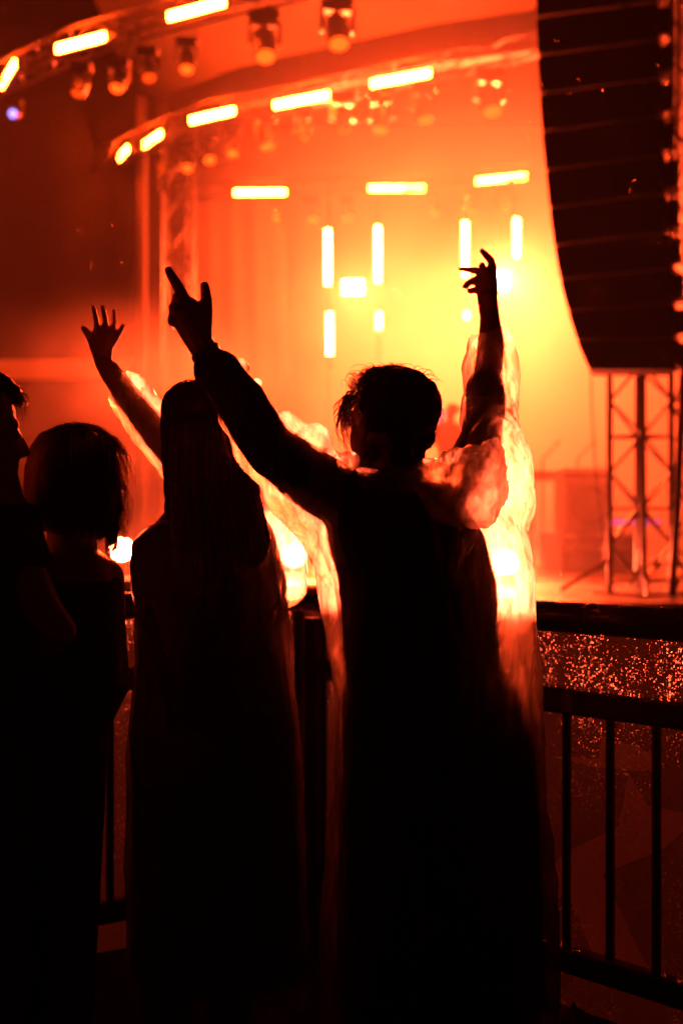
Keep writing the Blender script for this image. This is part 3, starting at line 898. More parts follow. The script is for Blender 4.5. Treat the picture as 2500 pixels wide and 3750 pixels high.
def fuse(bm, voxel, smooth=4, factor=0.5):
    """weld overlapping solids into one continuous skin; returns a mesh"""
    bmesh.ops.recalc_face_normals(bm, faces=list(bm.faces))
    me = bpy.data.meshes.new('tmp'); bm.to_mesh(me); bm.free()
    o = bpy.data.objects.new('tmp', me); col.objects.link(o)
    md = o.modifiers.new('r', 'REMESH'); md.mode = 'VOXEL'; md.voxel_size = voxel; md.use_smooth_shade = True
    if smooth:
        sm = o.modifiers.new('s', 'SMOOTH'); sm.iterations = smooth; sm.factor = factor
    dg = bpy.context.evaluated_depsgraph_get()
    out = bpy.data.meshes.new_from_object(o.evaluated_get(dg), depsgraph=dg)
    bpy.data.objects.remove(o); bpy.data.meshes.remove(me)
    for p in out.polygons: p.use_smooth = True
    return out

def displace(me, fn):
    n = len(me.vertices)
    co = np.empty(n * 3); me.vertices.foreach_get('co', co); co = co.reshape(-1, 3)
    no = np.empty(n * 3); me.vertices.foreach_get('normal', no); no = no.reshape(-1, 3)
    d = np.array([fn(Vector(c), Vector(m)) for c, m in zip(co, no)])
    co += no * d[:, None]
    me.vertices.foreach_set('co', co.ravel()); me.update()

def cut(me, keep):
    bm = bmesh.new(); bm.from_mesh(me)
    dead = [f for f in bm.faces if not keep(f.calc_center_median())]
    bmesh.ops.delete(bm, geom=dead, context='FACES')
    bm.to_mesh(me); bm.free(); me.update()

def chain(bm, pts, grow=0.0, inner=None):
    """pts: (px, py, radius in px, depth); with inner, the tube lies loose round an inner limb of that
    radius in px and rests on its near side"""
    q = [(W(x, y, d), r * d / FPX + grow) for x, y, r, d in pts]
    if inner: q = [(c + Vector((0, max(0, r - inner[k] * c.y / FPX - .014), 0)), r) for k, (c, r) in enumerate(q)]
    for (a, ra), (b, rb) in zip(q[:-1], q[1:]): add_cone(bm, a, ra, b, rb)
    if len(q) == 1: add_ico(bm, *q[0])

def rings_px(tab, depth, sy=0.0):
    """tab: (y, left x, right x, half depth m) at depth"""
    out = []
    for row in tab:
        y, xl, xr, ry = row[:4]; d = row[4] if len(row) > 4 else depth
        out.append((W((xl + xr) / 2, y, d) + Vector((0, sy, 0)), (xr - xl) / 2 * d / FPX, ry))
    return out

def head_frame(yaw, pitch=0.0, roll=0.0):
    """yaw 0 looks away from the viewer (+Y), positive turns to the left of the picture"""
    R = Matrix.Rotation(yaw, 3, 'Z') @ Matrix.Rotation(pitch, 3, 'X') @ Matrix.Rotation(roll, 3, 'Y')
    return R                                           # columns: right, forward, up

def add_head(bm, c, R, s=1.0):
    """skull, jaw, nose, lips, ears round the head centre c (between the ears)"""
    P = lambda x, y, z: c + R @ (Vector((x, y, z)) * s)
    S = lambda *a: tuple(v * s for v in a)
    add_ico(bm, P(0, -0.012, 0.030), S(0.076, 0.096, 0.088), R, 3)
    add_ico(bm, P(0, 0.030, -0.030), S(0.062, 0.062, 0.078), R, 3)
    add_ico(bm, P(0, 0.052, -0.078), S(0.036, 0.036, 0.030), R)
    add_cone(bm, P(-0.050, 0.005, -0.055), 0.020 * s, P(-0.018, 0.062, -0.086), 0.020 * s)
    add_cone(bm, P(0.050, 0.005, -0.055), 0.020 * s, P(0.018, 0.062, -0.086), 0.020 * s)
    add_cone(bm, P(-0.030, 0.074, 0.022), 0.013 * s, P(0.030, 0.074, 0.022), 0.013 * s)     # brow
    add_cone(bm, P(0, 0.084, 0.012), 0.009 * s, P(0, 0.104, -0.026), 0.012 * s)              # nose
    add_ico(bm, P(0.010, 0.094, -0.031), 0.009 * s); add_ico(bm, P(-0.010, 0.094, -0.031), 0.009 * s)
    add_cone(bm, P(-0.016, 0.086, -0.052), 0.008 * s, P(0.016, 0.086, -0.052), 0.008 * s)    # lips
    add_cone(bm, P(-0.013, 0.085, -0.063), 0.008 * s, P(0.013, 0.085, -0.063), 0.008 * s)
    for sg in (-1, 1):                                                                       # ears
        Re = R @ Matrix.Rotation(sg * 0.35, 3, 'Z')
        add_ico(bm, P(sg * 0.081, -0.010, -0.004), S(0.009, 0.019, 0.031), Re)
        add_ico(bm, P(sg * 0.079, -0.004, -0.026), S(0.008, 0.010, 0.012), Re)

def add_eyes(parent, c, R, s=1.0):
    for sg in (-1, 1):
        bm = bmesh.new(); add_ico(bm, c + R @ (Vector((sg * 0.031, 0.078, 0.004)) * s), 0.0115 * s, None, 2)
        bm_obj('eye', bm, M['eye'], parent, smooth=True)
M['eye'] = mat('eye', (0.6, 0.58, 0.55), 0.15)

def strand_mesh(name, paths, mat_, parent, n=3):
    """strands as one part: each a list of (point, radius)"""
    bm = bmesh.new()
    for path in paths: add_path(bm, [p for p, r in path], [r for p, r in path], n, cap=False)
    o = bm_obj(name, bm, mat_, parent, smooth=True)
    o['kind'] = 'stuff'
    return o

def ridge(p, s, sz=1.0, seed=0.0):
    v = noise.noise(Vector((p.x * s + seed, p.y * s, p.z * s * sz)))
    return 1 - abs(v) * 2

def leg_prims(bm, hip_l, hip_r, foot_y, spread=0.0, grow=0.0):
    for h in (hip_l, hip_r):
        h = Vector(h)
        kn = Vector((h.x, h.y + 0.03, 0.50)); an = Vector((h.x, h.y - 0.02, 0.09))
        add_cone(bm, h, 0.085 + grow, kn, 0.058 + grow); add_cone(bm, kn, 0.058 + grow, an, 0.040 + grow)

def shoes(parent, hips):
    for h in hips:
        bm = bmesh.new()
        b = Vector((h[0], h[1], 0))
        add_cone(bm, b + Vector((0, -0.05, 0.05)), 0.042, b + Vector((0, 0.14, 0.04)), 0.038)
        add_cone(bm, b + Vector((0, -0.03, 0.09)), 0.045, b + Vector((0, -0.05, 0.05)), 0.044)
        add_box(bm, b + Vector((0, 0.045, 0.012)), (0.085, 0.27, 0.024))
        mesh_obj('shoe', fuse(bm, 0.008, 2), M['sole'], parent)

# ---------------------------------------------------------------- the man in the poncho
D1 = 3.2
def man():
    e = empty('person', (W(1540, 3000, D1).x, D1, 0), 'man in clear rain poncho with both arms raised, one finger pointing', 'person', 'people at the railing')
    hc = W(1422, 1562, D1)
    R = head_frame(math.radians(42), math.radians(6))
    torso = [(1700, 1395, 1505, .055), (1740, 1350, 1580, .075), (1785, 1240, 1640, .10), (1850, 1200, 1680, .115), (1960, 1210, 1745, .125),
             (2120, 1262, 1795, .125), (2350, 1280, 1800, .115), (2600, 1300, 1805, .115), (2760, 1290, 1810, .12), (2900, 1330, 1780, .10)]
    armL = [(1290, 1850, 105, 3.20), (1130, 1750, 92, 3.14), (985, 1640, 76, 3.08), (880, 1470, 72, 3.05), (790, 1350, 62, 3.05), (738, 1268, 48, 3.05)]
    armR = [(1620, 1850, 85, 3.24), (1695, 1745, 66, 3.34), (1765, 1615, 66, 3.42), (1780, 1420, 56, 3.58), (1797, 1270, 50, 3.66), (1792, 1160, 36, 3.72), (1783, 1092, 38, 3.74)]
    hips = [W(1430, 2850, D1), W(1665, 2850, D1)]
    bm = bmesh.new()
    add_head(bm, hc, R, 1.04)
    add_cone(bm, hc + Vector((0.02, 0.0, -0.06)), 0.060, W(1470, 1760, D1), 0.066)
    add_loft(bm, list(reversed(rings_px(torso, D1, 0))))
    chain(bm, armL); chain(bm, armR)
    dl = 3.05
    chain(bm, [(735, 1262, 50, dl), (705, 1195, 60, dl), (676, 1150, 46, dl)])
    chain(bm, [(735, 1250, 44, dl), (735, 1180, 42, dl), (722, 1140, 34, dl), (690, 1120, 34, dl)])
    chain(bm, [(690, 1125, 26, dl), (668, 1080, 23, dl), (647, 1040, 20.5, dl), (618, 991, 16.5, dl)])             # index
    chain(bm, [(660, 1120, 26, dl), (650, 1088, 20, dl - .03), (652, 1110, 18, dl + .02)])                          # middle, folded
    chain(bm, [(660, 1150, 28, dl), (638, 1128, 23, dl - .02), (645, 1145, 18, dl + .03)])                          # ring
    chain(bm, [(665, 1185, 30, dl), (634, 1172, 22, dl - .01), (640, 1190, 20, dl + .03)])                          # little
    chain(bm, [(662, 1120, 40, dl), (652, 1165, 36, dl)])
    chain(bm, [(740, 1190, 40, dl), (752, 1140, 30, dl + .01), (757, 1095, 22, dl + .01), (750, 1046, 17.5, dl + .01)])  # thumb
    dr = 3.75
    chain(bm, [(1783, 1092, 38, dr), (1780, 1045, 37, dr), (1782, 1008, 32, dr)])
    chain(bm, [(1800, 1070, 24, dr), (1800, 1010, 20, dr), (1802, 975, 16, dr), (1797, 955, 15, dr), (1764, 919, 11, dr)])  # index
    chain(bm, [(1785, 1005, 20, dr), (1768, 990, 14, dr - .03), (1764, 973, 14, dr - .04)])
    chain(bm, [(1770, 1000, 16, dr), (1745, 991, 13.5, dr), (1712, 988, 11, dr - .01), (1686, 984, 9, dr - .02)])
    chain(bm, [(1770, 1030, 18, dr), (1745, 1024, 14, dr), (1718, 1034, 12.5, dr), (1700, 1049, 10, dr)])
    chain(bm, [(1768, 1058, 18, dr), (1742, 1062, 12, dr), (1720, 1068, 10.5, dr)])
    leg_prims(bm, hips[0], hips[1], D1)
    body = mesh_obj('body', fuse(bm, 0.0042, 3, 0.35), M['skin'], e)
    add_eyes(e, hc, R, 1.04)
    bm = bmesh.new()
    add_loft(bm, list(reversed([(c, rx + .010, ry + .012) for c, rx, ry in rings_px(torso[2:], D1, 0)])))
    chain(bm, armL[:5], .009); chain(bm, armR[:4], .008)
    add_loft(bm, list(reversed(rings_px([(2400, 1300, 1815, .12), (2470, 1280, 1850, .125), (2540, 1262, 1905, .13), (2700, 1258, 1950, .14), (3000, 1250, 1975, .145), (3700, 1240, 1995, .15)], D1, 0.03))))  # added dark flare below the shirt, standing in for shade inside the poncho
    me = fuse(bm, 0.010, 3)
    displace(me, lambda p, n: 0.006 * ridge(p, 11, .6))
    mesh_obj('shirt_and_shade_fill', me, M['black_cloth'], e)
    bm = bmesh.new(); leg_prims(bm, hips[0], hips[1], D1, grow=.016)
    add_loft(bm, [(W(1550, 2960, D1), .155, .115), (W(1550, 2800, D1), .165, .13), (W(1550, 2700, D1), .165, .13)])
    mesh_obj('trousers', fuse(bm, 0.012, 4), M['denim'], e)
    shoes(e, hips)
    # band at the pointing wrist
    a, b = W(748, 1282, dl), W(758, 1298, dl)
    bm = bmesh.new(); add_tube(bm, a, b, 0.0325, 0.034, 20); bm_obj('wristband', bm, M['black_metal'], e, smooth=True)
    # short hair, longer on top, wet lock over the brow
    P = lambda x, y, z: hc + R @ Vector((x, y, z))
    bm = bmesh.new()
    add_ico(bm, P(0, -0.030, 0.046), (0.087, 0.101, 0.090), R, 4)
    add_ico(bm, P(0, 0.000, 0.086), (0.068, 0.082, 0.052), R, 3)
    add_cone(bm, P(0.030, -0.080, -0.02), 0.030, P(-0.030, -0.080, -0.02), 0.030)
    add_cone(bm, P(0.020, -0.066, -0.06), 0.028, P(-0.020, -0.066, -0.06), 0.028)
    add_cone(bm, P(0, 0.055, 0.088), 0.030, P(0, 0.085, 0.070), 0.018)
    me = fuse(bm, 0.005, 3)
    displace(me, lambda p, n: 0.004 * noise.noise(p * 45) + 0.003 * noise.noise(p * 110))
    mesh_obj('hair', me, M['hair_dark'], e)
    rr = random.Random(5); paths = []
    for k in range(420):                                       # curls on the crown
        a = rr.uniform(0, 6.28); q = rr.random() ** 0.6
        p0 = P(0.07 * q * math.cos(a), 0.02 + 0.085 * q * math.sin(a), 0.118 - 0.045 * q * q)
        up = (R @ Vector((0.5 * math.cos(a), 0.5 * math.sin(a) + 0.4, 1))).normalized()
        ln = rr.uniform(0.012, 0.040); side = R @ Vector((rr.uniform(-1, 1), rr.uniform(-1, 1), 0))
        pts = []
        for t in range(6):
            u = t / 5
            pts.append((p0 + up * ln * math.sin(u * 2.2) + side * ln * 0.7 * u * u - Vector((0, 0, ln * 0.9 * u ** 3)), 0.0012 * (1.15 - u)))
        paths.append(pts)
    for k in range(46):                                        # big loose curls
        x0 = rr.uniform(1340, 1540); p0 = W(x0, 1395 + abs(x0 - 1430) * .18, D1)
        w = rr.uniform(.012, .036) * rr.choice((-1, 1, 1)); h = rr.uniform(.016, .044)
        pts = [(p0 + Vector((w * (1 - math.cos(u * 2.8)), rr.uniform(-.002, .002), h * math.sin(u * 2.6))), 0.0014 * (1.2 - u)) for u in [i / 8 for i in range(9)]]
        paths.append(pts)
    for k in range(70):                                        # wet lock falling over the forehead
        p0 = W(rr.uniform(1290, 1335), rr.uniform(1420, 1460), D1 + .03)
        bulge = rr.uniform(.012, .040); L = rr.uniform(.07, .16)
        pts = []
        for t in range(9):
            u = t / 8
            pts.append((p0 + Vector((-bulge * math.sin(min(1, u * 1.25) * 2.6) - .010 * (1 - u) + .004 * math.sin(u * 9 + k), .05 * math.sin(u * 2), -L * u + .004 * math.cos(u * 7 + k))), .0016 * (1.1 - u)))
        paths.append(pts)
    for k in range(240):                                       # stubble edge down the side and nape
        a = rr.uniform(-2.4, 2.4); z = rr.uniform(-.06, .10)
        rxy = math.sqrt(max(.05, 1 - ((z - .04) / .10) ** 2))
        p0 = P(.092 * rxy * math.sin(a), -.02 - .107 * rxy * math.cos(a), z)
        dv = (p0 - hc).normalized()
        paths.append([(p0, .0008), (p0 + dv * .006 - Vector((0, 0, .004)), .0007), (p0 + dv * .008 - Vector((0, 0, .012)), .0003)])
    strand_mesh('hair_strands', paths, M['hair_sheen'], e)
    # poncho
    bm = bmesh.new()
    tor = [(1715, 1380, 1540, .10), (1775, 1235, 1720, .14), (1850, 1170, 1880, .165), (1960, 1170, 1940, .185), (2100, 1165, 1962, .195),
           (2250, 1185, 1968, .195), (2400, 1215, 1972, .19), (2550, 1240, 1978, .188), (2800, 1235, 2000, .19), (3050, 1210, 2020, .195), (3300, 1190, 2035, .20), (3800, 1170, 2050, .21)]
    add_loft(bm, list(reversed(rings_px(tor, D1, 0.052))), 36)
    slL = [(1235, 1840, 160, 3.19), (1100, 1722, 143, 3.13), (975, 1620, 122, 3.08), (925, 1555, 98, 3.06), (878, 1465, 92, 3.05), (806, 1375, 76, 3.05), (748, 1290, 58, 3.05)]
    slR = [(1800, 1850, 165, 3.22), (1828, 1720, 126, 3.30), (1800, 1620, 112, 3.36), (1788, 1520, 95, 3.48), (1803, 1420, 105, 3.58), (1797, 1330, 94, 3.62), (1800, 1245, 76, 3.66)]
    chain(bm, slL, inner=[105, 92, 76, 74, 72, 62, 50]); chain(bm, slR, inner=[95, 85, 76, 66, 56, 52, 48])
    # the bat-wing fall under the pointing arm
    chain(bm, [(1060, 1790, 95, 3.12), (1170, 1900, 110, 3.16), (1240, 2050, 105, 3.18)])
    # lumps where the film bunches on the upper side of the sleeve
    for x, y, r_ in ((885, 1345, 26), (950, 1408, 30), (1035, 1530, 30), (1160, 1610, 46), (1280, 1690, 40)):
        chain(bm, [(x, y, r_, 3.1)])
    me = fuse(bm, 0.0085, 3)
    wr = W(748, 1290, 3.05); wd = (W(806, 1375, 3.05) - wr).normalized()
    wr2 = W(1800, 1245, 3.66); wd2 = (W(1797, 1330, 3.62) - wr2).normalized()
    zb = W(0, 3780, D1).z; nk = W(1455, 1715, D1)
    cut(me, lambda p: (p - wr).dot(wd) > 0.004 + 0.006 * math.sin(p.x * 90) and ((p - wr2).dot(wd2) > 0.004 + .012 * math.sin(p.x * 70 + 1) or (p - wr2).length > .2) and p.z > zb + 0.01 * math.sin(p.x * 40) and not ((p - nk).length < .085 and p.z > nk.z - .02))
    def wr_fn(p, n):
        lo = 0.5 * noise.noise(Vector((p.x * 9, p.y * 9, p.z * 3.2)))
        f = 0.013 * ridge(p, 9, .22, 3) + 0.008 * ridge(p, 21, .28, 7) + 0.008 * lo + 0.002 * ridge(p, 44, .4, 9)
        return f - 0.010
    displace(me, wr_fn)
    mesh_obj('poncho', me, M['poncho'], e)
    # hood hanging behind the right shoulder
    bm = bmesh.new()
    dh = 3.04
    chain(bm, [(1560, 1740, 55, 3.06), (1660, 1735, 88, dh), (1745, 1735, 108, dh), (1775, 1790, 84, dh), (1745, 1860, 82, dh)])
    chain(bm, [(1745, 1735, 108, dh), (1795, 1660, 46, dh), (1822, 1612, 16, dh)])
    chain(bm, [(1560, 1740, 50, 3.06), (1620, 1830, 70, 3.03), (1720, 1870, 74, 3.03)])
    chain(bm, [(1330, 1735, 34, 3.12), (1420, 1765, 44, 3.08), (1560, 1760, 52, 3.06)])
    me = fuse(bm, 0.007, 3)
    c0 = W(1700, 1780, 3.2)
    displace(me, lambda p, n: 0.009 * ridge(p, 15, .8, 2) + 0.006 * ridge(p, 34, 1, 5) + 0.003 * noise.noise(p * 80) - .008)
    hd = mesh_obj('hood', me, M['poncho'], e)
    # a twisted tie hanging from the hood
    for (pts, r_) in (([(1590, 1940), (1605, 2010), (1612, 2090), (1640, 2160)], .006), ([(1690, 1950), (1715, 1990), (1690, 2050), (1680, 2090)], .008)):
        bm = bmesh.new(); add_path(bm, [W(x, y, 3.0) for x, y in pts], [r_, r_ * 1.6, r_, r_ * .4], 6); bm_obj('tie', bm, M['poncho'], e, smooth=True)
    # rain on the film
    S = []; r2 = random.Random(9)
    for ob, k, lo in ((e.children[-4] if False else None, 0, 0),):
        pass
    pm = [o for o in e.children if o.name.startswith('poncho')][0].data
    hm = hd.data
    for m_, cnt in ((pm, 900), (hm, 260)):
        idx = [r2.randrange(len(m_.vertices)) for _ in range(cnt)]
        for i in idx:
            v = m_.vertices[i]
            if v.co.z < W(0, 2300, D1).z: continue
            S.append((v.co.copy(), v.normal.copy(), r2.uniform(.0008, .0020)))
    droplets('raindrops', S, M['water'], e)
    return e
man()
# ---------------------------------------------------------------- long haired woman
D2 = 3.55
def woman_long():
    e = empty('person', (W(720, 3000, D2).x, D2, 0), 'woman with very long hair in a rain poncho, one open hand raised', 'person', 'people at the railing')
    hc = W(725, 1560, D2 + .02); R = head_frame(math.radians(-8), math.radians(8))
    torso = [(1800, 690, 790, .05), (1855, 670, 830, .065), (1905, 600, 920, .09), (1945, 545, 950, .10), (1990, 492, 975, .105), (2100, 490, 975, .115), (2300, 520, 950, .105),
             (2480, 520, 960, .105), (2700, 485, 990, .12), (2850, 500, 970, .10)]
    armL = [(630, 1980, 74, 3.55), (710, 1860, 64, 3.63), (690, 1725, 58, 3.72), (575, 1592, 54, 3.78), (455, 1440, 43, 3.83), (382, 1332, 34, 3.86)]
    armR = [(920, 1970, 75, 3.56), (985, 2150, 58, 3.62), (1000, 2290, 50, 3.78), (880, 2330, 40, 3.9), (840, 2330, 36, 3.95)]
    hips = [W(630, 2800, D2), W(840, 2800, D2)]
    bm = bmesh.new()
    add_head(bm, hc, R, .97)
    add_cone(bm, hc + Vector((0, 0, -.06)), .050, W(735, 1880, D2), .055)
    add_loft(bm, list(reversed(rings_px(torso, D2, 0))))
    chain(bm, armL); chain(bm, armR)
    d = 3.87
    chain(bm, [(380, 1328, 34, d), (368, 1280, 33, d), (358, 1252, 26, d)])
    chain(bm, [(380, 1320, 32, d), (384, 1270, 30, d), (388, 1240, 24, d)])
    chain(bm, [(352, 1278, 22, d), (332, 1240, 14, d), (318, 1215, 13, d - .01), (307, 1203, 11, d - .01)])
    chain(bm, [(358, 1240, 20, d), (355, 1185, 11, d), (348, 1150, 10, d), (343, 1123, 8.5, d)])
    chain(bm, [(382, 1232, 20, d), (388, 1180, 11, d), (382, 1148, 10, d), (377, 1123, 8.5, d)])
    chain(bm, [(396, 1240, 16, d), (416, 1190, 10.5, d + .02), (417, 1160, 9.5, d + .02), (416, 1139, 8, d + .02)])
    chain(bm, [(402, 1268, 18, d), (428, 1236, 11.5, d + .01), (442, 1210, 10.5, d + .02), (451, 1192, 8.5, d + .02)])
    dR = 3.97
    for k, (x, y) in enumerate(((800, 2310), (796, 2326), (798, 2342), (806, 2358))):
        chain(bm, [(842, 2330 + (k - 1.5) * 9, 18, dR), (815, y, 11, dR + .02), (x, y + 3, 9, dR + .05)])
    chain(bm, [(850, 2315, 18, dR), (830, 2290, 11, dR), (812, 2278, 9, dR + .02)])
    leg_prims(bm, hips[0], hips[1], D2)
    mesh_obj('body', fuse(bm, .0043, 3, .35), M['skin'], e)
    add_eyes(e, hc, R, .97)
    bm = bmesh.new()
    add_loft(bm, list(reversed([(c, rx + .008, ry + .010) for c, rx, ry in rings_px(torso[2:], D2, 0)])))
    chain(bm, armL[:2], .010); chain(bm, armR[:2], .010)
    add_loft(bm, list(reversed(rings_px([(2180, 520, 965, .11), (2260, 505, 1010, .115), (2400, 500, 1045, .12), (2700, 480, 1080, .135), (3600, 480, 1100, .14)], D2, 0.03))))  # added dark skirt that keeps the lower poncho black, in place of shade
    mesh_obj('shirt_and_shade_fill', fuse(bm, .011, 3), M['black_cloth'], e)
    bm = bmesh.new(); leg_prims(bm, hips[0], hips[1], D2, grow=.014)
    add_loft(bm, [(W(735, 2900, D2), .16, .12), (W(735, 2780, D2), .17, .135), (W(735, 2650, D2), .165, .13)])
    mesh_obj('trousers', fuse(bm, .012, 4), M['denim'], e)
    shoes(e, hips)
    # bracelets
    for (x, y, r_) in ((398, 1352, .0285), (404, 1361, .0292), (413, 1374, .030)):
        a = W(x, y, 3.86); dv = (W(455, 1440, 3.82) - a).normalized()
        bm = bmesh.new(); add_tube(bm, a, a + dv * .006, r_, r_, 18); bm_obj('bracelet', bm, M['black_metal'], e, smooth=True)
    # hair: one long fall, ragged below
    bm = bmesh.new()
    dh = D2 - .02
    add_ico(bm, W(722, 1520, D2), (.092, .105, .092), None, 3)
    add_loft(bm, [(W(820, 2010, 3.35), .095, .02), (W(805, 1970, 3.355), .110, .03), (W(795, 1930, 3.36), .117, .04), (W(785, 1850, 3.42), .119, .06), (W(765, 1740, 3.48), .112, .08),
                  (W(742, 1640, dh), .098, .088), (W(727, 1560, dh), .090, .10), (W(722, 1500, D2), .085, .098), (W(722, 1440, D2), .066, .08), (W(718, 1408, D2), .04, .05)])
    rl = random.Random(21)
    for k in range(16):                                   # uneven locks at the ends
        x = 655 + k * 20 + rl.uniform(-8, 8); L = rl.uniform(60, 190); r0 = rl.uniform(20, 30)
        y0 = 1960 if k > 6 else 1880
        chain(bm, [(x, y0, r0, 3.36), (x + rl.uniform(-6, 6), y0 + L * .6, r0 * .7, 3.345), (x + rl.uniform(-12, 12), y0 + L, r0 * .25, 3.34)])
    for k in range(5):
        x = 612 + k * 9; chain(bm, [(x + 14, 1640, 20, 3.47), (x + 8, 1740, 14, 3.45), (x + rl.uniform(0, 26), 1800 + rl.uniform(0, 70), 4, 3.44)])
    me = fuse(bm, .006, 3)
    displace(me, lambda p, n: .008 * noise.noise(Vector((p.x * 26, p.y * 26, p.z * 2.2))) + .004 * noise.noise(Vector((p.x * 75, p.y * 75, p.z * 3))))
    mesh_obj('hair', me, M['hair_dark'], e)
    rr = random.Random(3); paths = []
    def fall(x0, y0, x1, y1, d, r=.0011, wob=.006, n=10):
        ph = rr.uniform(0, 6); pts = []
        for t in range(n + 1):
            u = t / n; p = W(x0 + (x1 - x0) * u ** .8, y0 + (y1 - y0) * u, d)
            pts.append((p + Vector((wob * math.sin(u * 7 + ph) * u, wob * math.cos(u * 6 + ph), 0)), r * (1.15 - u * .9)))
        paths.append(pts)
    for k in range(120):
        x = rr.uniform(602, 640); fall(x, rr.uniform(1500, 1640), x + rr.uniform(-5, 50), rr.uniform(1780, 1900), D2 - rr.uniform(-.04, .06))
    for k in range(200):
        x = rr.uniform(880, 985); fall(x - 60, rr.uniform(1640, 1800), x + rr.uniform(-30, 15), rr.uniform(1980, 2125), 3.36 - rr.uniform(-.02, .03), .0012)
    for k in range(240):
        x = rr.uniform(640, 960); fall(x - 20, rr.uniform(1560, 1800), x + rr.uniform(-25, 25), rr.uniform(1980, 2120), 3.33 - rr.uniform(-.01, .03), .0013)
    for k in range(60):
        x = rr.uniform(620, 800); fall(x, 1425 + abs(x - 715) * .25, x + rr.uniform(-30, 30), 1425 + abs(x - 715) * .25 - rr.uniform(2, 16), D2, .0006, .002, 4)
    strand_mesh('hair_strands', paths, M['hair_sheen'], e)
    # poncho
    bm = bmesh.new()
    tor = [(1840, 670, 820, .09), (1895, 610, 930, .13), (1935, 540, 970, .14), (1985, 482, 1000, .15), (2080, 472, 1040, .16), (2250, 490, 1050, .16), (2500, 490, 1070, .165), (2800, 465, 1100, .175), (3100, 470, 1110, .18), (3700, 460, 1120, .19)]
    add_loft(bm, list(reversed(rings_px(tor, D2, 0.045))), 32)
    slL = [(640, 1985, 80, 3.56), (715, 1865, 76, 3.64), (700, 1730, 74, 3.72), (580, 1594, 80, 3.78), (492, 1470, 74, 3.82), (456, 1420, 74, 3.83)]
    chain(bm, slL, inner=[76, 66, 60, 54, 46, 43])
    chain(bm, [(960, 1960, 105, 3.56), (1030, 2070, 100, 3.60), (1055, 2130, 84, 3.66), (1050, 2150, 78, 3.72)])
    chain(bm, [(985, 1900, 60, 3.56), (1060, 1985, 70, 3.58), (1075, 2090, 62, 3.62)])
    me = fuse(bm, .010, 3)
    w0 = W(452, 1418, 3.82); wd = (W(545, 1555, 3.75) - w0).normalized(); zb = W(0, 3680, D2).z; nk = W(738, 1835, D2)
    cut(me, lambda p: (p - w0).dot(wd) > .002 + .008 * math.sin(p.x * 60 + p.y * 40) and p.z > zb and not ((p - nk).length < .075 and p.z > nk.z - .02))
    displace(me, lambda p, n: .011 * ridge(p, 9, .22, 13) + .007 * ridge(p, 21, .28, 17) + .008 * noise.noise(Vector((p.x * 9, p.y * 9, p.z * 3))) + .002 * noise.noise(p * 55) - .006)
    mesh_obj('poncho', me, M['poncho'], e)
    return e
woman_long()

